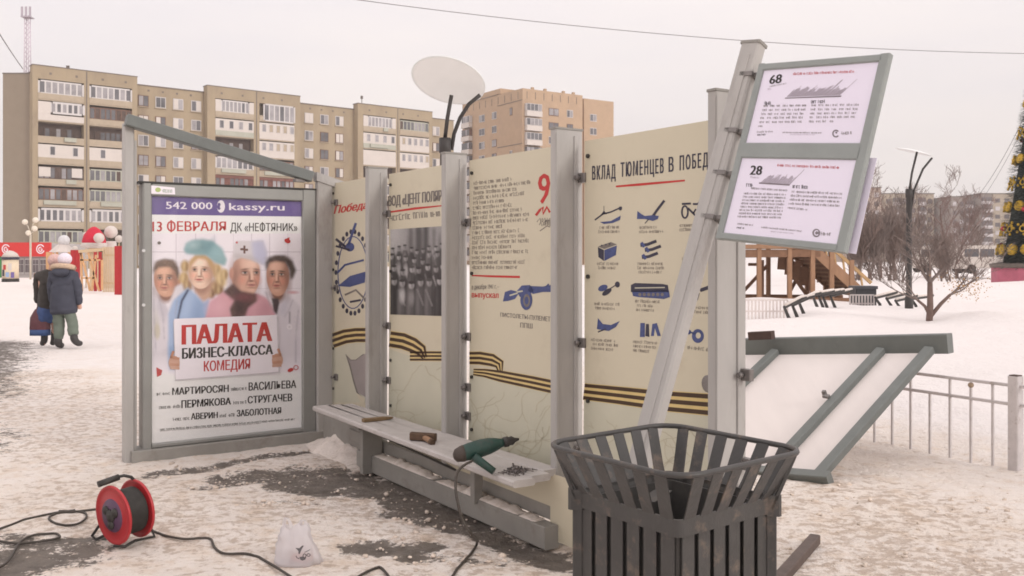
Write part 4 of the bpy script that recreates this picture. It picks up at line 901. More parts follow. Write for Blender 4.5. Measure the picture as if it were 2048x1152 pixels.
Yr = 4.85; mb = MB(); hp = [P(x, y, Yr + dy) for x, y, dy in ((300, 1062, .10), (296, 1010, .10), (283, 982, .08), (270, 962, .05), (262, 954, .02), (248, 951, .0), (222, 957, -.04))]
mb.tube(hp, .0085, 8).build('handle_frame', blackr, reel)
MB().tube([P(238, 954, Yr - .01), P(196, 969, Yr - .08)], .017, 10).build('handle_grip', blackr, reel)
ft = [(300, 1040, .12), (312, 1066, .1), (303, 1078, .06), (262, 1084, -.02), (230, 1092, -.12)]
mb = MB(); mb.tube([P(300, 1050, Yr + .1), G(309, 1073, .012), G(270, 1081, .010), G(250, 1093, .010), G(228, 1092, .010)], .0075, 8)
mb.tube([P(206, 1040, 4.86), G(184, 1072, .012), G(192, 1079, .010), G(214, 1068, .012)], .0075, 8); mb.build('stand', blackr, reel)
def cable(pts, label, r_=.0065, mat=cabm, nm='cable'):
    """smooth run through photo points lying on the ground, or world points"""
    w_ = [p if isinstance(p, Vector) else G(p[0], p[1], r_ + .004) for p in pts]; out_ = []
    for i in range(len(w_) - 1):
        a, b_, c_, d_ = w_[max(i - 1, 0)], w_[i], w_[i + 1], w_[min(i + 2, len(w_) - 1)]
        for k in range(8): t = k / 8; out_.append(.5 * ((2 * b_) + (c_ - a) * t + (2 * a - 5 * b_ + 4 * c_ - d_) * t * t + (3 * b_ - a - 3 * c_ + d_) * t ** 3))
    out_.append(w_[-1])
    for p in out_:
        if p.z < .2: p.z = max(p.z, gz(p.x, p.y) + r_ * .8)
    return tag(MB().tube(out_, r_, 7).build(nm, mat), label, 'cable')
cable([(215, 1016), (178, 1020), (150, 1023), (110, 1026), (60, 1037), (20, 1052), (-30, 1072)], 'black cable running left from the red reel to the photo edge')
cable([(118, 1022), (165, 1024), (172, 1036), (150, 1049), (112, 1049), (98, 1040), (112, 1028), (150, 1020)], 'small black cable loop on the snow beside the red reel')
cable([(-30, 1080), (30, 1087), (85, 1083), (118, 1076), (110, 1070), (70, 1073), (40, 1086), (26, 1108), (10, 1128), (-25, 1146)], 'black cable loop crossing the dark patch at the bottom left corner')
cable([(302, 1060), (330, 1071), (370, 1078), (400, 1076), (421, 1078), (430, 1096), (450, 1107), (490, 1107), (515, 1114), (548, 1132), (600, 1165), (660, 1200)], 'black cable snaking from the red reel past the plastic bag')
cable([(700, 1170), (722, 1150), (752, 1136), (765, 1138), (790, 1170)], 'black cable hump at the bottom edge between the white bag and the hanging cord')
cable([P(944, 922, 4.64), P(926, 932, 4.58), P(914, 948, 4.50), P(911, 972, 4.44), P(915, 1003, 4.40), P(925, 1040, 4.40), P(944, 1070, 4.42), Vector(G(954, 1086, .02)), Vector(G(940, 1110, .011)), Vector(G(915, 1138, .011)), Vector(G(885, 1185, .011))], 'black power cord hanging from the green drill to the ground', .007)

# ================================================================= PLASTIC BAG
bagm = bpy.data.materials.new('white film'); bagm.use_nodes = True; t = bagm.node_tree; b = t.nodes['Principled BSDF']; b.inputs['Base Color'].default_value = (.80, .77, .79, 1); b.inputs['Roughness'].default_value = .35
tr_ = N(t, 'ShaderNodeBsdfTransparent'); tl = N(t, 'ShaderNodeBsdfTranslucent'); tl.inputs[0].default_value = (.8, .77, .79, 1); m1 = N(t, 'ShaderNodeMixShader'); m1.inputs[0].default_value = .45; m2 = N(t, 'ShaderNodeMixShader'); m2.inputs[0].default_value = .24
t.links.new(b.outputs[0], m1.inputs[1]); t.links.new(tl.outputs[0], m1.inputs[2]); t.links.new(m1.outputs[0], m2.inputs[1]); t.links.new(tr_.outputs[0], m2.inputs[2]); t.links.new(m2.outputs[0], t.nodes['Material Output'].inputs[0])
bgc = G(596, 1126, 0); bag = thing('plastic_bag', 'crumpled white carrier bag with a dark mark standing on the snow', 'plastic bag', tuple(bgc))
rings = []; nb = 40
for i in range(15):
    h = i / 14; ww = .120 * (1 - .52 * h ** 1.2) * (1 if i else .93); dd = .075 * (1 - .75 * h)
    ring = []
    for k in range(nb):
        a = 2 * math.pi * k / nb; c_, s_ = math.cos(a), math.sin(a)
        f = 1 + .28 * noise.noise(Vector((c_ * 2.2, s_ * 2.2, h * 2.5 + 3))) + .16 * noise.noise(Vector((c_ * 6, s_ * 6, h * 5))) * (.5 + h)
        top = 1.0 if h < .75 else 1 + .0
        z = .185 * h
        if h > .6: z += (h - .6) / .4 * .03 * noise.noise(Vector((a * 1.3, 0, 5)))
        ring.append(bgc + Vector((c_ * ww * f - .012 * h, s_ * dd * f, z + .002)))
    rings.append(ring)
mb = MB(); mb.loft(rings, cap=False); mb.f.append(list(range(nb))); mb.mi.append(0); mb.smooth.append(False); mb.build('film', bagm, bag)
for sx, px_, py_ in ((-1, 563, 1046), (1, 603, 1042)):
    c_ = bgc + Vector((sx * .034 - .014, sx * .01, .160)); mb = MB()
    arc = [c_ + Vector((-.020 * math.cos(math.pi * k / 8) + sx * .006 * math.sin(math.pi * k / 8), .012 * math.sin(k * .8), .058 * math.sin(math.pi * k / 8) ** .7 * (1 - .15 * sx))) for k in range(9)]
    vs = []
    for p in arc: vs += [p + Vector((-.006, -.010, .004)), p + Vector((.008, .010, -.004))]
    mb.add(vs, [[i * 2, i * 2 + 1, i * 2 + 3, i * 2 + 2] for i in range(8)], True); mb.build('handle', bagm, bag, fixn=False)
mk = S('dark bag print', (84, 80, 82), 1, rough=.5, var=.3, scale=60)
yb_ = bgc.y - .088; fp = Vector((0, yb_, 0)); cvb = Canvas(fp, Vector((.05, -1, .35)), step=.001)
tb = lambda x, y: (530 + x / 8.727, 1020 + y / 8.727); cvb.tr = tb
cvb.poly([(530, 660), (600, 668), (650, 620), (680, 622), (640, 690), (606, 770), (585, 770), (582, 715)], mk, 1)
for x, y, a, c_ in ((690, 800, 26, 34), (760, 786, 30, 22)): cvb.ring(x, y, a, c_, 16, mk, 1, 14)
cvb.poly([(600, 820), (660, 812), (720, 830), (700, 868), (650, 885), (615, 866)], mk, 1); cvb.stroke([(540, 800), (560, 836), (600, 850)], 16, mk, 1); cvb.stroke([(690, 740), (730, 722), (790, 690)], 12, mk, 1)
cvb.build('print', None, bag, fixn=False)
MB().ball(bgc + Vector((.02, -.01, .030)), .05, sq=(1.2, .8, .5)).build('contents', S('reddish contents', (176, 110, 98), 1, rough=.7), bag)

# ================================================================= THINGS ON THE BENCH
ZT = ZB
def onb(px, py, z=ZT): return G(px, py, z)
wood = S('worn wood', (150, 118, 92), 1, rough=.7, var=.25, scale=20, stretch=(1, 1, 4)); woodd = S('dark wood', (92, 72, 56), .9, rough=.75, var=.25, scale=25)
a_, b_ = onb(726, 841, ZT + .012), onb(785, 835, ZT + .012)
mb = MB(); mb.bar(a_, a_.lerp(b_, .75), .045, .022, UP, .003); mb.bar(a_.lerp(b_, .75), b_, .042, .02, UP, .003, end=.5); tag(mb.build('wood_wedge', S('brown wedge wood', (124, 102, 74), 1, rough=.7, var=.25, scale=20)), 'short brown wooden wedge lying on the bench top', 'wedge')
ham = thing('hammer', 'mallet with a dark wooden head lying on the bench', 'hammer', tuple(onb(845, 866)))
h0, h1 = onb(821, 870, ZT + .032), onb(870, 868, ZT + .032)
h0, h1 = P(822, 858, 5.55), P(871, 858, 5.5); h0.z = h1.z = ZT + .026
MB().bar(h0, h1, .044, .046, UP, .006).build('head', woodd, ham)
k0, k1 = h0.lerp(h1, .52), onb(865, 885, ZT + .014); MB().tube([k0, k0.lerp(k1, .7), k1], [.016, .017, .018], 10).build('handle', wood, ham); MB().tube([k0.lerp(k1, .82), k1 + (k1 - k0) * .02], [.0185, .019], 10).build('grip_end', woodd, ham)
# drill: body, grip, chuck
drl = thing('power_drill', 'dark green power drill with a black chuck lying on the bench', 'power drill', tuple(onb(965, 925)))
dg = S('drill green', (44, 78, 70), .7, rough=.45, var=.2, scale=18, dirt=(.05, .05, .045), dscale=16, dlo=.5, dhi=.75); Yd = 4.72
def elring(c, axv, r1, r2, n=16):
    axv = axv.normalized(); u = (UP - axv * axv.z).normalized(); r_ = axv.cross(u); return [c + u * math.cos(2 * math.pi * k / n) * r1 + r_ * math.sin(2 * math.pi * k / n) * r2 for k in range(n)]
ax0, ax1 = P(908, 908, Yd), P(1006, 885, Yd + .08); da = ax1 - ax0
prof = [(0, .018, .02), (.04, .032, .034), (.15, .040, .040), (.32, .045, .043), (.55, .046, .044), (.72, .042, .04), (.86, .033, .032), (.95, .024, .024), (1, .022, .022)]
def ofs(t): return UP * (-.012 * (1 - t) ** 2)
MB().m(dg).loft([elring(ax0 + da * t + ofs(t), da, a, c_) for t, a, c_ in prof]).build('body', dg, drl)
MB().loft([elring(ax0 + da * t + ofs(t), da, a * 1.03, c_ * 1.03) for t, a, c_ in ((-.005, .016, .018), (.04, .032, .034), (.15, .040, .040), (.2, .042, .041))]).build('end_cap', S('drill grey brown', (76, 66, 60), .8, rough=.6), drl)
c0, c1 = ax1, P(1034, 879, Yd + .11); MB().lathe(c0, [(.02, 0), (.027, .006), (.027, .028), (.022, .034), (.024, .05), (.013, .066), (.006, .09)], (c1 - c0), 16).build('chuck', blackr, drl)
g0 = P(948, 914, Yd - .02); g1 = P(988, 926, Yd - .05); g1.z = ZT + .016; MB().tube([g0, g0.lerp(g1, .5), g1], [.024, .021, .019], 10).build('grip', dg, drl)
sv = MB(); r7 = random.Random(4); sp_ = onb(1035, 940)
for k in range(46):
    p = onb(1032 + r7.gauss(0, 15), 941 + r7.gauss(0, 4.0), ZT + r7.uniform(.003, .014)); d_ = Vector((r7.uniform(-1, 1), r7.uniform(-1, 1), r7.uniform(-.1, .5))).normalized() * .017; sv.tube([p - d_, p + d_], .0028, 5); sv.tube([p + d_ * .85, p + d_ * 1.05], .0055, 6)
tag(sv.build('screw_pile', S('dull screws', (110, 104, 102), 1, rough=.4, metal=.5, var=.3)), 'pile of loose grey screws near the end of the bench', 'screws', kind='stuff')

# ================================================================= ROOF FRAME FALLEN BEHIND THE SHELTER
tr0 = Vector((3.27, 7.0, .83)); tld = Vector((-1.46, 1.34, -.16)) ; vR = Vector((2.073, 6.106, .02)) - tr0
fal = thing('fallen_roof_frame', 'grey green steel roof frame with white sheeting tipped over behind the shelter', 'roof frame', (2.6, 6.9, 0))
def FR(a, b_, d=0): n = tld.cross(vR).normalized(); n = n if n.y < 0 else -n; return tr0 + tld * a + vR * b_ + n * d
nF = tld.cross(vR).normalized()
if nF.y > 0: nF = -nF
MB().bar(FR(-.02, -.02), FR(1.15, -.02), .13, .15, UP, .008).build('fascia_beam', green, fal)
MB().bar(FR(.03, .045, .012), FR(.03, 1, .012), .075, .06, nF, .006).build('rafter', green, fal)
MB().bar(FR(.215, .045, .012), FR(.215, .98, .012), .07, .055, nF, .006).build('rafter', green, fal)
MB().bar(FR(.665, .045, .012), FR(.665, .98, .012), .07, .055, nF, .006).build('rafter', green, fal)
MB().bar(FR(-.02, 1.0, .012), FR(1.1, 1.0, .012), .075, .10, nF, .006).build('eaves_bar', green, fal)
shm = S('white translucent sheet', (228, 220, 217), .92, rough=.35, var=.03, scale=2, stretch=(6, 1, 1))
for a0, a1 in ((.04, .21), (.22, .66), (.67, 1.1)): MB().prism([FR(a0, .05, -.012), FR(a1, .05, -.012), FR(a1, .99, -.012), FR(a0, .99, -.012)], -nF * .008).build('roof_sheet', shm, fal)
q = FR(.24, .44, .05); mb = MB(); mb.bar(q - tld.normalized() * -.02, q + tld.normalized() * .045, .03, .05, nF, .004); mb.bar(q + vR.normalized() * .02, q + vR.normalized() * .05 , .05, .02, nF, .003); mb.build('bracket', steel, fal)
rust = S('rusty plate', (92, 72, 66), .7, rough=.8, var=.25)
q = P(1500, 672, 7.9); MB().bar(q, q + Vector((.16, -.13, .02)), .08, .07, UP, .005).build('end_plate', rust, fal)

# steel bar on the snow beside the bin
a_, b_ = G(1630, 1078, .03), G(1540, 1180, .03); tag(MB().bar(a_, b_, .055, .05, UP, .005).build('steel_bar', S('brown steel', (92, 78, 72), .9, rough=.6, var=.25, scale=15)), 'dark steel bar lying on the snow right of the bin', 'metal bar')

# ================================================================= LOW FENCE ON THE RIGHT
ironw = S('flaking white iron paint', (196, 190, 190), 1.0, rough=.6, var=.1, scale=12, dirt=(.24, .17, .13), dscale=14, dlo=.58, dhi=.74)
f0, f1 = Vector((3.55, 6.5, 0)), Vector((3.0, 7.47, 0)); fd = (f1 - f0).normalized()
fen = thing('low_fence', 'low pale iron railing with ball topped bars beside the fallen frame', 'fence', tuple(f0))
def FN(s, z): p = f0 + fd * s; return Vector((p.x, p.y, z))
MB().bar(FN(0, -.05), FN(0, .665), .075, .075, fd, .006).build('post', ironw, fen); MB().bar(FN(0, .665), FN(0, .672), .06, .06, fd).build('post_cap', rust, fen)
MB().bar(FN(-2.3, -.05), FN(-2.3, .665), .075, .075, fd, .006).build('post', ironw, fen); MB().bar(FN(2.4, -.05), FN(2.4, .665), .075, .075, fd, .006).build('post', ironw, fen)
for z in (.595, .462): MB().bar(FN(-2.3, z), FN(2.4, z), .022, .022, UP, .003).build('rail', ironw, fen)
for k in range(-14, 16):
    s = .17 * k
    if abs(s) < .05 or abs(s - 2.4) < .06 or abs(s + 2.3) < .06: continue
    j = k % 4; ztop = .59 if j in (1, 3) else (.46 if j == 0 else .555)
    bl = MB().bar(FN(s, -.03), FN(s, ztop), .015, .015, fd).build('baluster', ironw, fen)
    if j == 2: MB().ball(FN(s, .56), .021, 12, 8).build('ball', S('rusty ball', (160, 140, 118), 1, rough=.6, var=.3, scale=40), bl)

# ================================================================= STREET LAMPS WITH REFLECTOR DISCS
lampm = M('lamp black', (.045, .040, .038), rough=.5, var=.2); discm = M('reflector disc', (.82, .84, .84), rough=.4, var=.02)
def lamp(px, pyb, Y, label, dpx, da, db, arms):
    b_ = P(px, 0, Y); lp = thing('street_lamp', label, 'street lamp', (b_.x, Y, 0)); zt_ = H - (pyb - HY) / F * Y
    MB().lathe((b_.x, Y, 0), [(.10, -.1), (.10, .5), (.07, .55), (.07, zt_ - .22), (.085, zt_ - .2), (.085, zt_)], (0, 0, 1), 14).build('pole', lampm, lp)
    for pts in arms: MB().tube([P(x, y, Y + d) for x, y, d in pts], .028, 8).build('arm', lampm, lp)
    c = P(dpx[0], dpx[1], Y); n_ = da.cross(db).normalized(); n_ = n_ if n_.z < 0 else -n_; rr = da.length; u = da.normalized(); v = n_.cross(u); mb = MB()
    prof = [(0, .05), (rr * .5, .035), (rr * .9, .012), (rr, 0), (rr, -.012), (rr * .9, -.004), (rr * .5, .02), (0, .035)]
    mb.lathe(c, [(q, -h) for q, h in prof], n_, 40).build('reflector_disc', discm, lp)
    return lp
k13 = 13 / F; a_ = Vector((74 * k13, 0, -16 * k13)); rr = a_.length; pi_ = Vector((.21, 0, .978))
lamp(890, 276, 13, 'street lamp whose oval white reflector rises above the shelter posts', (897, 161), a_, pi_ * rr * .44 - Vector((0, 1, 0)) * rr * .898,
     [[(890, 276, 0), (895, 235, 0), (903, 190, -.05)], [(903, 300, .05), (908, 268, .05), (920, 236, 0), (938, 208, 0), (960, 190, -.05)]])
k23 = 23 / F; a2 = Vector((34 * k23, 0, -8 * k23))
lamp(1818, 378, 23, 'thin street lamp standing between the bare trees on the right', (1826, 303), a2, Vector((.03, a2.length, a2.length * .13)), [[(1818, 385, 0), (1824, 345, 0), (1834, 304, 0)], [(1822, 420, 0), (1828, 380, 0), (1846, 338, 0), (1864, 316, 0)]])

# ================================================================= PEOPLE
def skin(name, vs, es, rad, mat, parent, sub=2, fold=0):
    """one continuous body grown round a jointed skeleton"""
    me_ = bpy.data.meshes.new(name); base = ORG[root_of(parent).name]; me_.from_pydata(vs, es, [])
    o = bpy.data.objects.new(name, me_); COL.objects.link(o); o.modifiers.new('s', 'SKIN'); o.modifiers.new('u', 'SUBSURF').levels = sub
    for i, r_ in enumerate(rad): me_.skin_vertices[0].data[i].radius = r_ if isinstance(r_, tuple) else (r_, r_)
    me_.skin_vertices[0].data[0].use_root = True
    bpy.context.view_layer.update(); dg_ = bpy.context.evaluated_depsgraph_get(); m2 = bpy.data.meshes.new_from_object(o.evaluated_get(dg_)); bpy.data.objects.remove(o)
    if fold:
        m2.update(); nr = [v.normal.copy() for v in m2.vertices]
        for v, n0 in zip(m2.vertices, nr):
            c_ = v.co; v.co = c_ + n0 * fold * (noise.noise(Vector((c_.x * 9, c_.y * 9, c_.z * 5 + len(vs)))) + .7 * noise.noise(Vector((c_.x * 6, c_.y * 6, c_.z * 19 + 4))))
    m2.name = name; n_ = bpy.data.objects.new(name, m2); COL.objects.link(n_); n_.parent = parent; m2.materials.clear(); m2.materials.append(mat)
    m2.polygons.foreach_set('use_smooth', [True] * len(m2.polygons)); return n_
skinm = S('skin', (206, 160, 140), 1, rough=.5, var=.04)
coatg = S('blue grey quilted coat', (78, 80, 94), .72, rough=.75, var=.10, scale=5, bump=.3, bscale=12); furm = S('pale hood fur', (206, 180, 156), 1, rough=.95, var=.25, scale=60, bump=.8, bscale=120)
troum = S('grey green trousers', (124, 134, 122), .72, rough=.8, var=.08); bootm = M('dark boots', (.05, .045, .045), rough=.6); hatm = S('white knit hat', (222, 212, 222), 1.05, rough=.9, var=.12, scale=40, bump=.6, bscale=90)
blackc = M('black brown coat', (.045, .038, .034), rough=.7, var=.2); skirtm = S('blue skirt', (62, 82, 126), .95, rough=.7, var=.15); bagr = S('dark wine shopping bag', (96, 58, 64), .95, rough=.5, var=.15, scale=12)
def person(px, py, label, lean=0):
    p = G(px, py, 0); return thing('person', label, 'person', tuple(p))
pa = person(128, 697, 'person in a long blue grey hooded coat and white hat walking away')
body = [(0, 0, .80), (0, -.0, 1.0), (0, 0, 1.18), (0, .01, 1.28), (0, .02, 1.36), (0, .03, 1.45), (-.09, 0, .74), (-.09, .03, .42), (-.08, 0, .07), (-.08, .10, .04), (.09, 0, .74), (.15, -.02, .44), (.22, -.12, .14), (.29, -.06, .10),
        (-.15, 0, 1.2), (-.21, .0, .98), (-.19, .09, .74), (-.19, .11, .65), (.15, 0, 1.2), (.22, 0, .98), (.23, .05, .72), (.235, .06, .64)]
be = [(0, 1), (1, 2), (2, 3), (3, 4), (4, 5), (0, 6), (6, 7), (7, 8), (8, 9), (0, 10), (10, 11), (11, 12), (12, 13), (2, 14), (14, 15), (15, 16), (16, 17), (2, 18), (18, 19), (19, 20), (20, 21)]
br = [.10, .11, .13, .06, .06, .095, .075, .06, .035, .02, .075, .06, .035, .02, .06, .045, .035, .035, .06, .045, .035, .035]
skin('body', body, be, br, skinm, pa)
skin('trousers', [(0, 0, .68), (-.09, 0, .60), (-.10, .03, .40), (-.09, 0, .12), (.09, 0, .60), (.15, -.02, .42), (.21, -.11, .20)], [(0, 1), (1, 2), (2, 3), (0, 4), (4, 5), (5, 6)], [.10, .10, .095, .082, .10, .095, .08], troum, pa, 3, .014)
skin('coat', [(0, 0, .85), (0, 0, .545), (0, .0, 1.06), (0, 0, 1.2), (0, .02, 1.29), (-.17, 0, 1.20), (-.215, .01, .95), (-.20, .09, .72), (.17, 0, 1.20), (.225, .01, .95), (.235, .05, .70)],
     [(0, 1), (0, 2), (2, 3), (3, 4), (3, 5), (5, 6), (6, 7), (3, 8), (8, 9), (9, 10)], [(.225, .175), (.245, .185), (.205, .165), (.175, .14), (.10, .09), .095, .08, .066, .095, .08, .066], coatg, pa, 3, .020)
for vs, nm in (([(-.09, 0, .20), (-.09, -.03, .09), (-.09, .06, .045), (-.09, .14, .04)], 'boot'), ([(.20, -.09, .26), (.225, -.13, .16), (.27, -.10, .09), (.34, -.05, .085)], 'boot')): skin(nm, vs, [(0, 1), (1, 2), (2, 3)], [.07, .07, .06, .045], bootm, pa)
skin('hood', [(0, -.10, 1.30), (-.15, -.08, 1.28), (.15, -.08, 1.28), (0, -.17, 1.19)], [(0, 1), (0, 2), (0, 3)], [.09, .07, .07, .08], coatg, pa)
ringp = [ORG[pa.name] + Vector((.16 * math.cos(a), -.02 + .11 * math.sin(a), 1.335 - .03 * math.sin(a))) for a in (2 * math.pi * k / 20 for k in range(21))]
MB().tube(ringp, .046, 8, cap=False).build('fur_trim', furm, pa)
MB().ball(ORG[pa.name] + Vector((0, .03, 1.475)), .108, 18, 12, (1, 1.08, .95)).build('hat', hatm, pa)
pb = person(96, 694, 'person in a dark coat and blue skirt, mostly hidden by the other')
ZB_ = lambda L_: [(x, y, z) for x, y, z in L_]
skin('body', [(0, 0, .80), (0, 0, 1.0), (.02, 0, 1.18), (.05, .01, 1.27), (.07, .02, 1.34), (.09, .03, 1.43), (-.08, 0, .74), (-.07, .0, .42), (-.05, -.02, .07), (-.12, .06, .04), (.09, 0, .74), (.10, .02, .44), (.08, .05, .08), (.02, .12, .04), (-.16, 0, 1.2), (-.22, .06, .98), (-.16, .02, .72), (-.16, .02, .66), (.18, 0, 1.2), (.22, .08, .98), (.2, .2, .8), (.2, .22, .72)], be, br, skinm, pb)
skin('skirt', [(0, 0, .75), (-.02, 0, .36)], [(0, 1)], [(.19, .16), (.21, .17)], skirtm, pb, 3, .02)
skin('coat', [(0, 0, .90), (-.01, 0, .48), (.01, 0, 1.08), (.02, 0, 1.18), (.05, .02, 1.27), (-.14, 0, 1.17), (-.20, .04, .95), (-.17, .03, .72), (.17, 0, 1.17), (.23, .1, .95), (.2, .2, .76)], [(0, 1), (0, 2), (2, 3), (3, 4), (3, 5), (5, 6), (6, 7), (3, 8), (8, 9), (9, 10)], [(.18, .15), (.18, .15), (.18, .15), (.16, .13), (.09, .09), .09, .078, .066, .09, .078, .066], blackc, pb, 3, .018)
for s_ in ([(-.05, -.02, .34), (-.05, -.02, .10), (-.13, .05, .04)], [(.09, .05, .34), (.08, .05, .10), (.01, .12, .04)]): skin('boot', s_, [(0, 1), (1, 2)], [.06, .058, .045], bootm, pb)
MB().ball(ORG[pb.name] + Vector((.10, .03, 1.45)), .112, 18, 12, (1, 1.08, 1)).build('hat', S('pink fur hat', (206, 172, 166), 1, rough=.9, var=.2, scale=40), pb)
bp = ORG[pb.name]; sb_ = MB(); rings = []
for z, w_, d_ in ((.27, .145, .09), (.31, .16, .10), (.50, .15, .095), (.60, .10, .06), (.64, .075, .045)):
    rings.append([bp + Vector((-.10 + (abs(math.cos(a)) ** .5) * math.copysign(1, math.cos(a)) * w_, -.06 + (abs(math.sin(a)) ** .6) * math.copysign(1, math.sin(a)) * d_, z)) for a in (2 * math.pi * k / 20 for k in range(20))])
bgp = thing('shopping_bag', 'dark wine red shopping bag with a blue base hanging from a hand', 'shopping bag', tuple(bp + Vector((-.1, -.06, .27))))
sb_.loft(rings).build('bag_body', bagr, bgp)
MB().loft([[q + Vector((0, 0, .0)) for q in [bp + Vector((-.10 + (q_.x - bp.x + .10) * .98, -.06 + (q_.y - bp.y + .06) * .98, z_)) for q_ in rings[1]]] for z_ in (.20, .30)]).build('blue_base', skirtm, bgp)
MB().tube([bp + Vector((-.17, -.05, .62)), bp + Vector((-.165, .0, .70)), bp + Vector((-.16, .02, .72)), bp + Vector((-.12, .0, .68)), bp + Vector((-.05, -.04, .62))], .010, 6).build('handle', bagr, bgp)

# ================================================================= OVERHEAD CABLES
wirem = S('grey wire', (120, 112, 114), .9, rough=.6, var=.05)
def sag(a, b_, s, label, r_, n=24):
    pts = [a.lerp(b_, k / n) - UP * s * 4 * (k / n) * (1 - k / n) for k in range(n + 1)]
    return tag(MB().tube(pts, r_, 5).build('overhead_cable', wirem), label, 'cable')
sag(P(440, -40, 16), P(2250, 108, 20), .35, 'thin overhead cable crossing the sky above the shelter', .0065)
sag(P(-60, -30, 60), P(46, 138, 118), .2, 'cable slanting down to the roof edge of the long block', .05)
sag(P(2120, 60, 48), P(1930, 420, 60), 1.2, 'garland wire sloping from the decorated fir towards the far block', .014)
sag(P(2120, 90, 48), P(1960, 405, 62), .6, 'second garland wire just right of the first beside the decorated fir', .012)

# ================================================================= LONG APARTMENT BLOCK
brick = S('tan brick', (190, 171, 143), .73, rough=.85, var=.06, scale=1.2, dirt=(.24, .185, .135), dscale=.6, dlo=.44, dhi=.85, stretch=(1, 1, .35))
gable = S('grey brown gable', (174, 158, 139), .62, rough=.85, var=.05, scale=.8)
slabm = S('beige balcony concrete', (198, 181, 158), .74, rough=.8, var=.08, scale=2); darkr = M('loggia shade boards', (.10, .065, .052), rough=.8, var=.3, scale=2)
whitec = S('white cladding', (230, 220, 212), .76, rough=.55, var=.04, scale=1); wfr = S('white window frame', (230, 224, 222), .72, rough=.45, var=.02)
glassd = M('window glass', (.13, .125, .135), rough=.12, spec=.6, var=.35, scale=.45); glassl = M('curtained glass', (.32, .30, .31), rough=.15, spec=.6, var=.3, scale=.6); redw = S('dark red wood', (122, 78, 68), .9, rough=.75, var=.2, scale=3)
brw = S('brown wood frame', (116, 88, 74), .95, rough=.75, var=.2, scale=3); greyw = S('grey green cladding', (176, 176, 162), .95, rough=.7, var=.08, scale=1); rooft = M('roof edging', (.17, .14, .12), rough=.7)
A0 = Vector((-62.4, 120, 0)); eB = Vector((.777, .629, 0)); mBk = Vector((-.629, .777, 0))
def BB(s, d, z): return A0 + eB * s + mBk * d + UP * z
block = thing('apartment_block', 'long tan nine storey apartment block with glazed balconies across the square', 'apartment block', tuple(BB(33, 7, 0)))
def slab(s0, s1, d0, d1, z0, z1, mat, nm, parent, mb=None):
    m_ = mb or MB(); m_.m(mat).bar(BB((s0 + s1) / 2, (d0 + d1) / 2, z0), BB((s0 + s1) / 2, (d0 + d1) / 2, z1), abs(s1 - s0), abs(d1 - d0), mBk)
    return m_ if mb is not None else m_.build(nm, mat, parent)
ZROOF = 25.75; ZBAY = 26.6; FH = 2.8; z1st = 23.5
slab(0, 68, 1.3, 17, -.3, ZROOF, brick, 'wall', block); slab(-.1, 68.1, 1.2, 17.1, ZROOF, ZROOF + .14, rooft, 'roof', block)
# wing set back at the left end: its windowless wall faces the square
wg = BB(0, 1.4, 0); MB().bar(wg + Vector((-1.85, 6.2, -.3)), wg + Vector((-1.85, 6.2, ZROOF - .1)), 3.7, 12, (0, 1, 0)).build('gable_wall', gable, block)
MB().bar(wg + Vector((-1.85, 6.2, ZROOF - .1)), wg + Vector((-1.85, 6.2, ZROOF + .06)), 3.8, 12.1, (0, 1, 0)).build('roof', rooft, block)
for f in range(9): MB().bar(wg + Vector((-3.95, 5, z1st - FH * f - 1.3)), wg + Vector((-3.95, 5, z1st - FH * f + .9)), .5, 4, (0, 1, 0)).build('side_balcony', redw, block)
bays = [(0, 13.2, [(.65, 6.25), (6.95, 12.5)]), (23.1, 37.8, [(24.3, 30.2), (31.1, 36.8)]), (48.0, 62.6, [(49.0, 55.2), (56.0, 61.9)])]
types = [['WW', 'WC', 'OD', 'WC2', 'MIX', 'BR', 'WF', 'GD', 'OD'], ['WW', 'BR', 'OD', 'WC2', 'GD', 'GD', 'WF', 'OD', 'BR'],
         ['WW2', 'GC', 'OD', 'WW', 'RD', 'OD', 'WW', 'GD', 'OD'], ['TW', 'WC3', 'WC3', 'BR', 'RD', 'WW', 'OD', 'GD', 'BR'],
         ['WW2', 'GC', 'WP', 'OD', 'WW', 'BR', 'OD', 'WW', 'GD'], ['GD', 'WC3', 'WC3', 'OD', 'GD', 'WW', 'BR', 'OD', 'GD']]
rr_ = random.Random(21)
def glazing(par, s0, s1, z0, z1, d, n, fm, gms, fw_=.09, nm='window'):
    mb = MB(); wcell = (s1 - s0) / n
    for i in range(n + 1): slab(s0 + i * wcell - fw_ / 2, s0 + i * wcell + fw_ / 2, d, d + .10, z0, z1, fm, '', None, mb)
    for z in (z0, z1): slab(s0 + fw_, s1 - fw_, d + .005, d + .09, z - fw_ / 2, z + fw_ / 2, fm, '', None, mb)
    wn = mb.build(nm, None, par); mb = MB()
    for i in range(n): slab(s0 + i * wcell + fw_ / 2, s0 + (i + 1) * wcell - fw_ / 2, d + .04, d + .06, z0 + fw_ / 2, z1 - fw_ / 2, rr_.choice(gms), '', None, mb)
    mb.build('pane', None, par); return wn
ci = 0
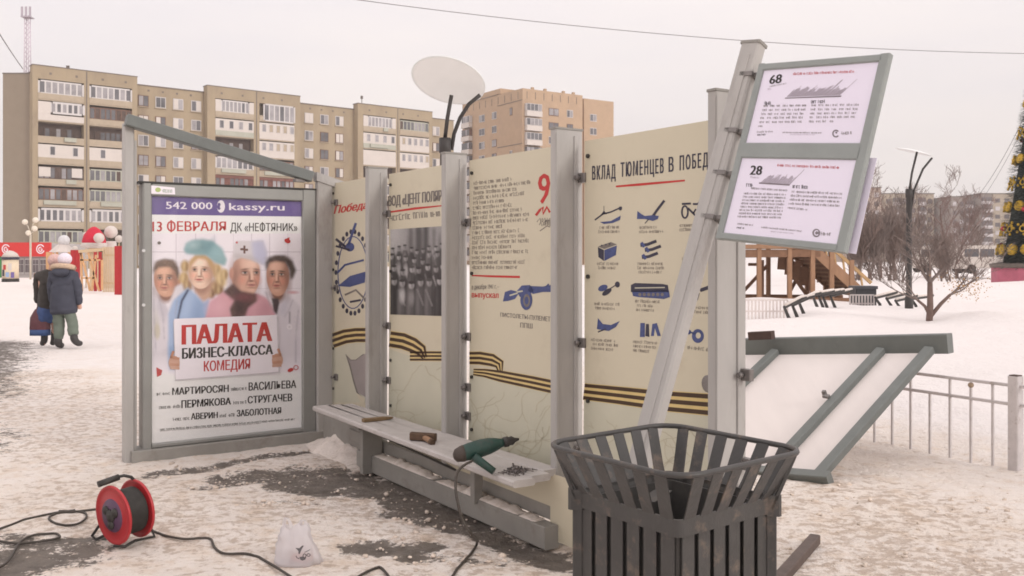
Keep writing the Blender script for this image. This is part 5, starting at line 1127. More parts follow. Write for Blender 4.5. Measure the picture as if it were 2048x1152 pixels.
for b0_, b1_, cols in bays:
    # piers and high parapet of the projecting bay
    edges = [b0_, cols[0][0], cols[0][1], cols[1][0], cols[1][1], b1_]
    for q in (0, 2, 4): slab(edges[q], edges[q + 1], 0, 1.3, -.3, 24.9, brick, 'pier', block)
    slab(b0_, b1_, .0, 1.5, 24.9, ZBAY, brick, 'parapet', block); slab(b0_ - .06, b1_ + .06, -.05, 1.6, ZBAY, ZBAY + .12, rooft, 'coping', block)
    mid = (cols[0][1] + cols[1][0]) / 2; slab(mid - .07, mid + .07, -.03, .02, 0, ZBAY - .05, rooft, 'joint', block)
    mb = MB()
    for s in (b0_ + 2, b0_ + 5.2, b0_ + 8.5, b0_ + 11.5): slab(s, s + .3, -.02, .03, 25.55, 25.85, rooft, '', None, mb)
    mb.build('vent', None, block)
    for s0, s1 in cols:
        for f in range(9):
            zc = z1st - FH * f; ty = types[ci][f]; zf, zp, zg = zc - 1.25, zc - .45, zc + 1.28
            mb = MB(); slab(s0, s1, .0, 1.28, zf - .12, zf + .06, slabm, '', None, mb)
            pm = {'WC': whitec, 'WC2': slabm, 'WC3': whitec, 'GC': greyw, 'WP': whitec}.get(ty, slabm); h1_ = zp
            if ty in ('WC', 'WP'): h1_ = zp + .05
            slab(s0, s1, -.06 if ty != 'OD' else .0, .06, zf + .06, h1_, pm, '', None, mb)
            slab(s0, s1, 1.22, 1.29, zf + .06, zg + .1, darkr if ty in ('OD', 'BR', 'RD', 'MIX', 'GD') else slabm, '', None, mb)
            bal = mb.build('balcony', None, block)
            if ty in ('WW', 'WF', 'WW2'): glazing(bal, s0 + (.9 if ty == 'WW2' else .1), s1 - (.7 if ty == 'WW2' else .1), zp + .03, zg - .1, .0, 7, wfr, [glassd, glassl, glassl], .2 if ty != 'WF' else .28)
            if ty == 'WW2': slab(s0, s0 + .85, -.05, .05, zp, zg, whitec, 'cladding', bal); slab(s1 - .65, s1, -.05, .05, zp, zg, whitec, 'cladding', bal)
            if ty == 'TW': glazing(bal, s0 + .7, s1, zf + .1, zg, -.12, 6, wfr, [glassl, glassd, glassl], .2)
            if ty == 'WC': slab(s0, s0 + 1.5, -.05, .05, zp + .05, zg, whitec, 'cladding', bal); glazing(bal, s0 + 1.5, s1, zp + .35, zg - .05, -.02, 6, wfr, [glassl, glassl, glassd], .26)
            if ty in ('WC2', 'WC3', 'WP', 'GC'):
                slab(s0, s1, -.03, .04, zp, zg - .02, whitec, 'cladding', bal); n_ = 2 if ty == 'WC2' else (4 if ty == 'GC' else 5)
                for k in range(n_):
                    sx = s0 + (s1 - s0) * (k + .6) / n_ - .25
                    if ty != 'WP': glazing(bal, sx, sx + .62, zp + .35, zg - .25, -.08, 1, wfr, [glassd, glassl] if ty != 'WC3' else [glassl, glassl, slabm], .07)
            if ty in ('OD', 'BR', 'RD', 'MIX', 'GD'):
                fm = {'OD': darkr, 'BR': brw, 'RD': redw, 'MIX': darkr, 'GD': greyw}[ty]
                if ty == 'OD': glazing(bal, s0 + 1.0, s1 - 1.2, zp - .1, zc + .8, 1.05, 5, darkr, [glassd, darkr, glassl], .16)
                else: glazing(bal, s0 + .05, s1 - .05, zp + .05, zg - .2, .1, 8, fm, [glassd, glassd, darkr, glassl] if ty != 'RD' else [glassd, redw, glassl], .16)
                if ty == 'MIX': slab(s0 + .1, s0 + 1.5, .02, .08, zp + .3, zg - .2, whitec, 'cladding', bal); slab(s1 - 1.5, s1 - .2, .02, .08, zp + .3, zg - .2, whitec, 'cladding', bal)
                if ty == 'RD': slab(s0, s1, -.02, .09, zg - .35, zg + .1, redw, 'awning', bal)
            if rr_.random() < .3: slab(s0 + rr_.uniform(.5, 4), s0 + 4.6, -.32, -.06, zf + .2, zf + .75, greyw, 'air_conditioner', bal).scale = (1, 1, 1)
        ci += 1
def bwin(s, zc, wd=1.5, hg=1.55, lit=None):
    n = 2; mb = MB(); glazing(block, s - wd / 2, s + wd / 2, zc - hg / 2 + .1, zc + hg / 2 + .1, 1.17, n, rr_.choice((wfr, wfr, brw)), [glassd, glassl, whitec], .13)
def win_one(s, zc, fm, gms):
    mb = MB(); wd, hg = 1.45, 1.55
    slab(s - wd / 2, s + wd / 2, 1.20, 1.28, zc - hg / 2 + .1, zc + hg / 2 + .1, fm, '', None, mb); wn = mb.build('window', None, block)
    mb = MB()
    for a, c_ in ((-.62, -.04), (.04, .62)): slab(s + a, s + c_, 1.17, 1.19, zc - hg / 2 + .2, zc + hg / 2, rr_.choice(gms), '', None, mb)
    mb.build('pane', None, wn); slab(s - wd / 2 - .1, s + wd / 2 + .1, 1.08, 1.3, zc - hg / 2 - .02, zc - hg / 2 + .07, slabm, 'sill', wn)
for f in range(9):
    for s in (14.4, 16.8, 19.3, 21.9, 39.9, 42.6, 45.3, 64.2): win_one(s, z1st - FH * f, rr_.choice((wfr, wfr, brw)), [glassd, glassl, whitec])
mb = MB()
for s in (15, 17, 19, 21, 40, 42, 44, 46): slab(s, s + .28, 1.26, 1.32, 25.0, 25.25, rooft, '', None, mb)
mb.build('vent', None, block)
# roof mast and aerials belong to the block
mast = MB(); mp_ = BB(1.2, 9, ZROOF); s_ = .32
for dx, dy in ((-1, -1), (1, -1), (1, 1), (-1, 1)): mast.tube([mp_ + Vector((dx * s_, dy * s_, 0)), mp_ + Vector((dx * s_ * .8, dy * s_ * .8, 9.2))], .055, 5)
for k in range(14):
    z = k * .66
    for (ax_, ay_), (cx_, cy_) in (((-1, -1), (1, -1)), ((1, -1), (1, 1)), ((-1, 1), (1, 1)), ((-1, 1), (-1, -1))): mast.tube([mp_ + Vector((ax_ * s_ * .93, ay_ * s_ * .93, z)), mp_ + Vector((cx_ * s_ * .93, cy_ * s_ * .93, z + .66))], .03, 4)
mast.build('lattice_mast', S('white mast paint', (214, 200, 210), 1, rough=.5), block)
mb = MB(); mb.box(mp_ + UP * 9.0, (1.3, 1.3, .12))
for dx in (-.55, 0, .55): mb.bar(mp_ + Vector((dx, -.4, 9)), mp_ + Vector((dx, -.4, 10.4)), .26, .14, (0, 1, 0))
mb.build('aerial_head', S('grey aerial', (176, 166, 176), 1, rough=.5), block)
mb = MB()
for s, hgt in ((5.2, 2.0), (32, 1.6), (51, 3.0), (39, 1.0), (56, 1.2)):
    p = BB(s, 4, ZROOF); mb.tube([p, p + UP * hgt], .06, 5); mb.box(p + UP * hgt * .9, (.4, .2, .5)); mb.box(p + UP * hgt * .45, (.3, .2, .3))
mb.build('roof_aerial', rooft, block)

# ================================================================= BROWN BRICK TOWER
tb_ = S('pinkish brown brick', (202, 172, 142), .78, rough=.85, var=.06, scale=.7, dirt=(.36, .25, .185), dscale=.4, dlo=.5, dhi=.95)
C0 = Vector((2.03, 178, 0)); e1 = Vector((.836, .549, 0)); e2 = Vector((-.549, .836, 0))
tower = thing('brick_tower', 'pinkish brown brick apartment tower behind the third and fourth panels', 'apartment tower', tuple(C0 + e1 * 11 + e2 * 11))
def TQ(a, b_, z): return C0 + e1 * a + e2 * b_ + UP * z
def tsl(a0, a1, b0_, b1_, z0, z1, mat, nm=None, parent=None, mb=None):
    m_ = mb or MB(); m_.m(mat).bar(TQ((a0 + a1) / 2, (b0_ + b1_) / 2, z0), TQ((a0 + a1) / 2, (b0_ + b1_) / 2, z1), abs(a1 - a0), abs(b1_ - b0_), e2); return m_ if mb is not None else m_.build(nm, mat, parent)
ZT_ = 34.2
tsl(0, 14.6, 0, 23, -.3, ZT_, tb_, 'wall', tower); tsl(16.2, 24, 1.6, 20, -.3, ZT_ - .2, tb_, 'wall', tower); tsl(14.6, 16.2, 3.2, 19, -.3, ZT_ - .4, tb_, 'wall', tower)
tsl(-.1, 14.7, 9, 23.1, ZT_, ZT_ + .12, rooft, 'roof', tower); tsl(0.05, 14.5, 8, 16, ZT_ + .12, ZT_ + 1.2, tb_, 'parapet', tower)
mb = MB()
for k in range(7): tsl(1 + k * 2, 1.1 + k * 2, -.05, .0, ZT_ - 1.9, ZT_ - .5, rooft, mb=mb)
for k in range(9): tsl(-.05, 0, 1.5 + k * 2.4, 1.6 + k * 2.4, ZT_ - 1.9, ZT_ - .5, rooft, mb=mb)
mb.build('vent_slot', None, tower)
mb = MB()
for a in (3, 6, 10.5, 13): mb.bar(TQ(a, 1, ZT_), TQ(a, 1, ZT_ + .6), .5, .5, e2)
mb.build('roof_vent', tb_, tower)
for f in range(11):
    zc = ZT_ - 4.0 - f * 2.8
    def tw_(face, c_, wd, nm='window', bal=False, hg=1.5, fm=None, gms=(glassd, glassl)):
        def bx_(u0, u1, q0, q1, z0, z1, mat, mb):
            if face == 'R': tsl(u0, u1, -q1, -q0, z0, z1, mat, mb=mb)
            elif face == 'R2': tsl(u0, u1, 1.6 - q1, 1.6 - q0, z0, z1, mat, mb=mb)
            else: tsl(-q1, -q0, u0, u1, z0, z1, mat, mb=mb)
        mb = MB(); 
        if bal: bx_(c_ - wd / 2, c_ + wd / 2, 0, .9, zc - 1.35, zc - .35, whitec, mb); bx_(c_ - wd / 2, c_ + wd / 2, 0, .75, zc - .3, zc + 1.1, rr_.choice((wfr, glassd, brw)), mb)
        else: bx_(c_ - wd / 2, c_ + wd / 2, 0, .06, zc - hg / 2, zc + hg / 2, fm or rr_.choice((wfr, brw, wfr)), mb)
        wn = mb.build('balcony' if bal else 'window', None, tower); mb = MB(); n_ = 4 if bal else 2; q = .76 if bal else .07; cw = wd / n_
        for k in range(n_): bx_(c_ - wd / 2 + k * cw + .08, c_ - wd / 2 + (k + 1) * cw - .08, q, q + .03, zc - (.2 if bal else hg / 2 - .12), zc + (1.0 if bal else hg / 2 - .12), rr_.choice(gms), mb)
        mb.build('pane', None, wn)
    tw_('R', 2.3, 3.6, bal=True); tw_('R', 7.4, 2.4); tw_('R', 11.4, 1.5); tw_('R2', 18.6, 1.7, fm=wfr)
    tw_('L', 4.0, .9) if f % 3 == 0 else None
    tw_('L', 10.2, 1.7); tw_('L', 15.0, 2.2); tw_('L', 20.5, 3.2, bal=True)
mb = MB()
for z in (ZT_ - 2.3, ZT_ - 10.7): tsl(-.08, 0, 0, 9, z, z + .12, rooft, mb=mb)
mb.build('cornice_line', None, tower)

# ================================================================= FAR BLOCKS ON THE RIGHT
farw = [S('far pinkish wall', (196, 174, 158), .75, rough=.9, var=.05, scale=.3), S('far grey brown wall', (160, 146, 138), .75, rough=.9, var=.06, scale=.3), S('far beige wall', (200, 184, 164), .75, rough=.9, var=.05, scale=.3)]
farwin = S('far windows', (110, 100, 102), .8, rough=.4, var=.2, scale=.5); farb = S('far balconies', (196, 190, 192), 1, rough=.6, var=.1, scale=.5)
def farblock(px0, px1, Y, pytop, wm, label, cols, floors, bal=(), depth=14, yaw=0):
    p0_, p1_ = P(px0, HY, Y), P(px1, HY, Y); zt_ = H - (pytop - HY) / F * Y; wd = (p1_ - p0_).length; c_ = (p0_ + p1_) / 2; c_.z = 0
    o = thing('far_apartment_block', label, 'apartment block', tuple(c_))
    MB().bar(c_ + Vector((0, depth / 2, -.5)), c_ + Vector((0, depth / 2, zt_)), wd, depth, (0, 1, 0)).build('wall', wm, o)
    MB().bar(c_ + Vector((0, depth / 2, zt_)), c_ + Vector((0, depth / 2, zt_ + .3)), wd + .4, depth + .4, (0, 1, 0)).build('roof', rooft, o)
    fh = zt_ / (floors + .4)
    for k in range(cols):
        x = c_.x - wd / 2 + wd * (k + .5) / cols; cw = wd / cols
        if k in bal:
            for f in range(floors):
                z = fh * (f + .55); mb = MB(); mb.m(farb).bar((x, Y - .6, z - fh * .42), (x, Y - .6, z - fh * .05), cw * .9, 1.15, (0, 1, 0)); bl = mb.build('balcony', None, o)
                MB().bar((x, Y - .35, z + .0), (x, Y - .35, z + fh * .44), cw * .86, .6, (0, 1, 0)).build('window', farwin, bl)
        else:
            for f in range(floors):
                z = fh * (f + .55); MB().bar((x, Y - .06, z - fh * .2), (x, Y - .06, z + fh * .3), min(cw * .5, 2.4), .11, (0, 1, 0)).build('window', farwin if rr_.random() < .7 else farb, o)
    return o
farblock(1690, 1762, 300, 376, farw[0], 'far pinkish block behind the bare trees next to the sign board', 4, 8, (1,))
farblock(1768, 1868, 310, 388, farw[2], 'far beige block behind the thin street lamp', 6, 7, (1, 4))
farblock(1902, 1958, 300, 394, farw[1], 'far grey brown block behind the near bare tree', 4, 7, (2,))
farblock(1962, 1984, 296, 388, farw[1], 'far grey block of stacked balconies left of the decorated fir', 1, 8, (0,))
farblock(1986, 2060, 305, 388, farw[2], 'far beige block partly hidden by the decorated fir', 4, 8, ())
farblock(1868, 1902, 330, 424, farw[2], 'lower far block between two taller far blocks', 2, 6, ())

# ================================================================= SHOP ROW AND NEW YEAR FAIR ON THE LEFT
shopred = S('shop red fascia', (204, 50, 48), 1, rough=.5, var=.05); shopg = S('shop green cladding', (66, 136, 74), 1, rough=.5, var=.08); greyf = S('grey shop frame', (172, 166, 164), 1, rough=.6, var=.05)
YK = 69.0; k1_ = P(102, HY, YK).x; k0_ = P(-70, HY, YK).x; zf0, zf1 = H - (513 - HY) / F * YK, H - (485 - HY) / F * YK
shop = thing('shop_kiosk', 'low shop with a red fascia and white round emblems', 'shop', ((k0_ + k1_) / 2, YK + 3, 0))
MB().bar(((k0_ + k1_) / 2, YK + 3, -.2), ((k0_ + k1_) / 2, YK + 3, zf1 - .05), k1_ - k0_, 6, (0, 1, 0)).build('wall', greyf, shop)
MB().bar(((k0_ + k1_) / 2, YK - .12, zf0), ((k0_ + k1_) / 2, YK - .12, zf1), k1_ - k0_ + .1, .24, (0, 1, 0)).build('fascia', shopred, shop)
xg = P(3, HY, YK).x; MB().bar(((k0_ + xg) / 2, YK - .05, -.1), ((k0_ + xg) / 2, YK - .05, zf0), xg - k0_, .1, (0, 1, 0)).build('cladding', shopg, shop)
for k in range(4):
    xa = P(36 + k * 15, HY, YK).x; xb = P(36 + k * 15 + 13, HY, YK).x; m_ = MB(); m_.bar(((xa + xb) / 2, YK - .04, .25), ((xa + xb) / 2, YK - .04, zf0 - .15), xb - xa, .08, (0, 1, 0)); wn = m_.build('window', greyf, shop)
    m_ = MB()
    for a in (.27, .73):
        for z0_, z1_ in ((.4, .95), (1.0, zf0 - .25)): m_.bar((xa + (xb - xa) * a, YK - .09, z0_), (xa + (xb - xa) * a, YK - .09, z1_), (xb - xa) * .38, .02, (0, 1, 0))
    m_.build('pane', farwin, wn)
emb = whitep
for cx_ in (81, 12):
    cv = Canvas((0, YK - .245, 0), (0, -1, 0), step=.01)
    cv.ring(cx_, 498, 7.5, 8.5, 2, emb, 1, 22, 20, 330); cv.ring(cx_, 498.5, 3.6, 4.2, 1.8, emb, 1, 14, 0, 300); cv.stroke([(cx_, 498), (cx_ + 4, 498)], 1.6, emb, 1)
    cv.build('emblem', None, shop, fixn=False)
# advertising column
YP = 57.0; c_ = P(21, HY, YP); pl = thing('advertising_column', 'round advertising column with a snowy dome in front of the shop', 'advertising column', (c_.x, YP, 0)); r_ = 15 / F * YP
zc0, zc1 = H - (560 - HY) / F * YP, H - (514 - HY) / F * YP; c0_ = Vector((c_.x, YP, 0))
MB().lathe(c0_, [(r_ * 1.05, 0), (r_ * 1.05, .18), (r_, .2)], seg=24).build('base', blackp, pl)
MB().lathe(c0_, [(r_, .18), (r_, zc1 - .16)], seg=24).build('drum', S('column cream', (222, 204, 178), 1, rough=.6, var=.08), pl)
MB().lathe(c0_, [(r_ * 1.08, zc1 - .16), (r_ * 1.12, zc1 - .03), (r_ * 1.05, zc1)], seg=24).build('band', navy, pl)
MB().lathe(c0_, [(r_ * 1.08, zc1), (r_ * .8, zc1 + .22), (r_ * .35, zc1 + .36), (0, zc1 + .4)], seg=24).build('dome', whitec, pl)
mb = MB(); 
for a0, z0_, z1_, mt in ((-130, .35, .75, navy), (-95, .3, .6, blu), (-118, .75, 1.05, redp), (-78, .7, 1.15, whitec), (-60, .25, .6, purple)):
    mb.m(mt); vs = []
    for k in range(5): a = R(a0 + k * 6); vs += [c0_ + Vector((math.cos(a) * (r_ + .012), math.sin(a) * (r_ + .012), z)) for z in (z0_, z1_)]
    mb.add(vs, [[i * 2, i * 2 + 2, i * 2 + 3, i * 2 + 1] for i in range(4)])
mb.build('poster', None, pl, fixn=False)
# globe street lamp
YG = 63.0; gl_ = thing('globe_lamp', 'street lamp with a cluster of white globes before the block gable', 'street lamp', (P(61, HY, YG).x, YG, 0)); mb = MB(); mb.tube([P(61, 0, YG) * 1, ] and [Vector((P(61, HY, YG).x, YG, 0)), P(61, 470, YG)], .07, 8)
for x, y in ((50, 444), (71, 440), (69, 457), (57, 466)): mb.tube([P(61, 466, YG), P((61 + x) / 2, y + 8, YG), P(x, y + 2, YG)], .035, 6)
mb.build('pole', S('pale lamp post', (196, 186, 170), 1, rough=.6), gl_); glm = S('milk globe', (226, 216, 200), 1, rough=.3, var=.03)
for x, y in ((50, 444), (71, 440), (69, 457), (57, 466)): MB().ball(P(x, y, YG), 5.6 / F * YG, 14, 8).build('globe', glm, gl_)
# festive fence: every painted section is a panel that stands by itself
fred, fcream, fyel = S('fair red boards', (184, 48, 52), .85, rough=.7, var=.08), S('fair cream boards', (218, 192, 156), .85, rough=.7, var=.08), S('bright pine', (224, 176, 128), .85, rough=.65, var=.12)
def fpanel(x0, x1, Y, pyt, mt, label, gap=.3, n=None):
    a_, b_ = P(x0, HY, Y), P(x1, HY, Y); zt_ = H - (pyt - HY) / F * Y; wd = (b_ - a_).length; n = n or max(2, int(wd / .16)); mb = MB()
    for k in range(n): x = a_.x + wd * (k + .5) / n; mb.bar((x, Y, -.05), (x, Y, zt_), wd / n * (1 - gap), .03, (0, 1, 0))
    o = thing('fence_panel', label, 'fence panel', ((a_.x + b_.x) / 2, Y, 0), 'painted board panels of the winter fair fence'); mb.build('boards', mt, o)
    mb = MB()
    for z in (zt_ * .2, zt_ * .82): mb.bar((a_.x, Y + .04, z), (b_.x, Y + .04, z), .05, .08)
    mb.build('batten', mt, o); return o
fpanel(141, 160, 42, 500, fred, 'red board panel just right of the two walking people', .05)
fpanel(186, 205, 41, 504, fred, 'red slatted panel behind the light wooden trestle', .35)
fpanel(205, 229, 40, 494, fcream, 'cream slatted panel next to the red panel at the shelter post', .38, 7)
fpanel(229, 252, 37, 492, fred, 'tall red panel touching the outer shelter post', .03)
fpanel(96, 110, 44, 505, fyel, 'bright pine panel half hidden by the walking people', .3)
arch = thing('fair_trestle', 'bright pine trestle with crossed legs in front of the fair fence', 'trestle', (P(178, HY, 39).x, 39, 0)); mb = MB()
for (xa, ya), (xb, yb) in (((162, 503), (164, 582)), ((162, 505), (180, 582)), ((176, 505), (198, 582)), ((192, 510), (184, 582)), ((160, 520), (200, 520)), ((164, 556), (190, 556)), ((204, 520), (204, 580))): mb.bar(P(xa, ya, 39), P(xb, min(yb, 585), 39), .07, .07)
mb.build('legs', fyel, arch); MB().bar(P(158, 503, 39), P(206, 499, 39), .12, .12).build('beam', fcream, arch)
gz_ = thing('fair_gazebo', 'snowy gazebo roof topped by a grey ball behind the two people', 'gazebo', (P(126, HY, 47).x, 47, 0)); snowy = S('dirty snow roof', (206, 196, 190), 1, rough=.9, var=.12, scale=2)
cg = P(126, HY, 47); cg.z = 0; ze = H - (504 - HY) / F * 47
MB().lathe(cg + UP * ze, [(27 / F * 47, 0), (12 / F * 47, .34), (5 / F * 47, .42), (0, .45)], seg=8, smooth=False).build('roof', snowy, gz_)
MB().ball(P(128, 481, 47), 11 / F * 47, 16, 10).build('ball', S('grey white ball', (206, 204, 206), 1, rough=.5), gz_)
mb = MB()
for dx in (-1, 1):
    for dy in (-.5, .5): mb.bar(cg + Vector((dx * .55, dy, -.1)), cg + Vector((dx * .55, dy, ze)), .09, .09)
mb.build('post', fyel, gz_)
hatd = thing('giant_santa_hat', 'giant red winter hat decoration with a white pompom above the fair fence', 'decoration', (P(190, HY, 44).x, 44, 0)); kh = 44 / F
mb = MB(); hc = P(188, 488, 44); prof = [(25, 0), (26, 8), (22, 20), (13, 31), (5, 36), (0, 37)]
mb.lathe(hc + Vector((0, 0, -.05)), [(a * kh * .86, b_ * kh) for a, b_ in prof], seg=20); mb.build('hat_cone', S('hat red', (196, 38, 62), 1, rough=.8, var=.08), hatd)
MB().ball(P(198, 476, 43.2), 10 * kh, 16, 10).build('pompom', whitec, hatd); MB().lathe(P(188, 492, 44), [(22 * kh, -.1), (25 * kh, .0), (23 * kh, .14), (20 * kh, .16)], seg=20).build('brim', snowy, hatd)
MB().bar(P(188, 494, 44.3), (P(188, 0, 44.3).x, 44.3, -.1), .3, .3).build('post', fcream, hatd)
sn = thing('snow_figure', 'pale round topped snow figure decoration beside the giant hat', 'decoration', (P(222, HY, 45).x, 45, 0))
MB().ball(P(222, 464, 45), 12.5 * 45 / F, 16, 10).build('head', snowy, sn); MB().lathe((P(222, HY, 45).x, 45, -.1), [(.42, 0), (.4, 1.2), (.28, 1.9), (.24, 2.4)], seg=16).build('body', snowy, sn)
for bx_, by_, br_, lab_ in ((150, 497, 5.5, 'small white ball light on a stake left of the giant hat'), (238, 478, 7.5, 'white ball light on a stake touching the outer shelter post'), (172, 470, 6, 'white ball light on a stake left above the giant hat brim')):
    q = P(bx_, by_, 46); o_b = thing('ball_light', lab_, 'ball light', (q.x, 46, 0)); MB().ball(q, br_ * 46 / F, 14, 8).build('globe', whitec, o_b); MB().tube([Vector((q.x, 46, -.1)), q], .03, 6).build('stake', fcream, o_b)
dk = thing('conical_bush', 'dark bushy mound behind the white balls of the fair', 'bush', (P(232, HY, 49).x, 49, 0))

# ================================================================= TREES
def twig_mesh(seed, height, spread, levels, trunk_r, first=.3, droop=0, kids=(4, 6), upb=.35, min_r=.006, seg=5, shrink=.66):
    r = random.Random(seed); tr_m, tw_m = MB(), MB()
    def grow(p, d, ln, rad, lv):
        n = 5 if lv == 0 else 4; pts, rs = [p], [rad]
        for i in range(n):
            d = (d + Vector((r.gauss(0, .16), r.gauss(0, .16), r.gauss(.02, .10) + (upb * .12 if lv else 0) - droop * lv * .04))).normalized()
            p = p + d * ln / n; pts.append(p); rs.append(max(min_r, rad * (1 - .75 * (i + 1) / n)))
        (tr_m if lv == 0 else tw_m).tube(pts, rs, seg if lv < 2 else 3, cap=False)
        if lv < levels:
            k = r.randint(*kids) + (2 if lv == 0 else 0)
            for j in range(k):
                t = (first if lv == 0 else .15) + (1 - (first if lv == 0 else .15)) * (j + r.random()) / k
                i = min(n - 1, int(t * n)); q = pts[i].lerp(pts[i + 1], t * n - i)
                a = r.uniform(0, 6.283); side = Vector((math.cos(a), math.sin(a), 0)); side = (side - d * side.dot(d)).normalized()
                nd = (d * r.uniform(.4, .9) + side * spread * r.uniform(.6, 1.2) + Vector((0, 0, upb))).normalized()
                grow(q, nd, ln * shrink * r.uniform(.7, 1.15) * (1.1 - .4 * t), max(min_r, rs[i] * .6), lv + 1)
    grow(Vector((0, 0, -.1)), Vector((r.uniform(-.05, .05), r.uniform(-.05, .05), 1)), height * .62, trunk_r, 0)
    return tr_m, tw_m
bark = S('grey brown bark', (120, 100, 92), .9, rough=.9, var=.2, scale=8); twigm = S('bare twigs', (142, 124, 116), .85, rough=.9, var=.25, scale=1.5); twigr = S('reddish bare twigs', (142, 120, 114), .85, rough=.9, var=.25, scale=1.5)
twigg = S('grey twigs', (136, 122, 116), .9, rough=.9, var=.25, scale=1.5)
def tree(loc, label, args, tm, group='bare trees at the far edge of the square', name='bare_tree'):
    o = thing(name, label, 'tree', loc, group); a_, b_ = twig_mesh(**args)
    for m_, nm, mt in ((a_, 'trunk', bark), (b_, 'crown', tm)):
        m_.v = [v + Vector(loc) for v in m_.v]; m_.build(nm, mt, o, fixn=False)
    return o
# near spreading tree
near = thing('bare_tree', 'low spreading bare tree with several stems rising behind the fallen frame', 'tree', (P(1860, HY, 19.3).x, 19.3, 0))
tr_m, tw_m = MB(), MB(); rn = random.Random(31); nb0 = Vector((P(1860, HY, 19.3).x, 19.3, 0))
def limb(p, d, ln, rad, lv, up=.05):
    n = 6; pts, rs = [p], [rad]
    for i in range(n):
        d = (d + Vector((rn.gauss(0, .13), rn.gauss(0, .13), rn.gauss(up, .10)))).normalized(); p = p + d * ln / n; pts.append(p); rs.append(max(.0045, rad * (1 - .8 * (i + 1) / n)))
    (tr_m if lv == 0 else tw_m).tube(pts, rs, 7 if lv < 1 else (5 if lv < 2 else 3), cap=False)
    if lv < 4:
        for j in range((5, 5, 4, 3)[lv]):
            t = .2 + .8 * (j + rn.random()) / (5, 5, 4, 3)[lv]; i = min(n - 1, int(t * n)); q = pts[i].lerp(pts[i + 1], t * n - i); a = rn.uniform(0, 6.28); sd = Vector((math.cos(a), math.sin(a), .2))
            limb(q, (d * .7 + sd * .75).normalized(), ln * .64 * rn.uniform(.6, 1.15), max(.004, rs[i] * .6), lv + 1, up)
k19 = 19.3 / F
for px_, py_, rad in ((1860, 565, .075), (1900, 590, .045), (1835, 600, .038)):
    q = P(px_, py_, 19.3); s0 = nb0 + Vector((rn.uniform(-.03, .03), 0, .0 if rad > .07 else .35)); tr_m.tube([s0 - UP * .1, s0.lerp(q, .5) + Vector((.02, 0, 0)), q], [rad, rad * .85, rad * .7], 9)
    ncnt = 6 if rad > .07 else 3
    for j in range(ncnt):
        a = (j + rn.random()) / ncnt * 6.28; base_d = Vector((math.cos(a) * .75, math.sin(a) * .6, .75)) if rad > .07 else Vector((.9 if px_ > 1860 else -.9, rn.uniform(-.6, .6), .42 + .15 * j))
        limb(q, base_d.normalized(), (.84 if rad > .07 else .85) * rn.uniform(.8, 1.15), rad * .5, 1, .04)
tr_m.build('trunk', bark, near, fixn=False); tw_m.build('crown', twigg, near, fixn=False)
lf = MB(); rl = random.Random(6); leafm = S('dry yellow leaves', (178, 142, 96), 1, rough=.9, var=.25)
for k in range(260):
    q = P(rl.gauss(1930, 26), rl.gauss(572, 13), 19.3 + rl.uniform(-.5, .5)); s_ = .022; u = Vector((rl.uniform(-1, 1), rl.uniform(-1, 1), rl.uniform(-1, 1))).normalized(); v = u.cross(Vector((rl.uniform(-1, 1), .3, rl.uniform(-1, 1)))).normalized(); lf.add([q - u * s_, q + v * s_ * .7, q + u * s_, q - v * s_ * .7], [[0, 1, 2, 3]])
lf.build('dry_leaves', leafm, near, fixn=False)
kindA = dict(height=8.2, spread=.75, levels=4, trunk_r=.13, first=.18, kids=(4, 5), min_r=.010)
spots = [(1718, 62, 9.0, 41, twigm, 'bare brown tree just right of the sign board edge'), (1762, 66, 9.6, 42, twigr, 'bare tree in front of the pinkish far block'), (1790, 58, 7.0, 43, twigg, 'dense grey bare tree left of the thin street lamp'),
         (1885, 68, 9.2, 45, twigr, 'bare tree between the lamp and the grey far block'), (1915, 66, 7.2, 46, twigr, 'bare tree before the grey brown far block'), (1952, 72, 7.0, 47, twigm, 'bare tree left of the decorated fir')]
for px_, Y, hgt, sd, tm, lab in spots:
    q = P(px_, HY, Y); tree((q.x, Y, 0), lab, dict(kindA, seed=sd, height=hgt), tm)
bsh = dict(height=3.6, spread=.5, levels=3, trunk_r=.05, first=.05, kids=(6, 8), upb=.6, min_r=.009, shrink=.7)
for px_, Y, hgt, sd, lab in ((1735, 44, 4.2, 61, 'grey twiggy bush behind the wooden slide stairs'), (1772, 45, 4.6, 62, 'tall grey twiggy bush left of the thin street lamp foot'), (1802, 46, 4.2, 63, 'grey twiggy bush touching the thin street lamp'), (1905, 48, 3.2, 64, 'grey twiggy bush right of the near bare tree'), (1640, 47, 4.4, 66, 'grey twiggy bush seen through the wooden slide frame')):
    q = P(px_, HY, Y); 
    o = tree((q.x, Y, 0), lab, dict(bsh, seed=sd, height=hgt), twigg if sd % 2 else twigm, 'twiggy bushes', 'bare_bush'); o['category'] = 'bush'
    for e_ in range(2):
        a_, b_ = twig_mesh(**dict(bsh, seed=sd * 7 + e_, height=hgt * .9)); ofs_ = Vector((q.x + (e_ - 1) * .55, Y + .4 * (e_ % 2), 0))
        for m_, nm in ((a_, 'stem'), (b_, 'crown')): m_.v = [v + ofs_ for v in m_.v]; m_.build(nm, twigg if e_ % 2 else twigm, o, fixn=False)
# dark mound beside the fair
a_, b_ = twig_mesh(seed=71, height=3.0, spread=.7, levels=4, trunk_r=.07, first=.05, kids=(5, 7), upb=.4, min_r=.02)
for m_, nm in ((a_, 'trunk'), (b_, 'crown')): m_.v = [v + Vector((P(232, HY, 49).x, 49, 0)) for v in m_.v]; m_.build(nm, S('dull olive twigs', (120, 112, 96), .95, rough=.9, var=.2), dk, fixn=False)

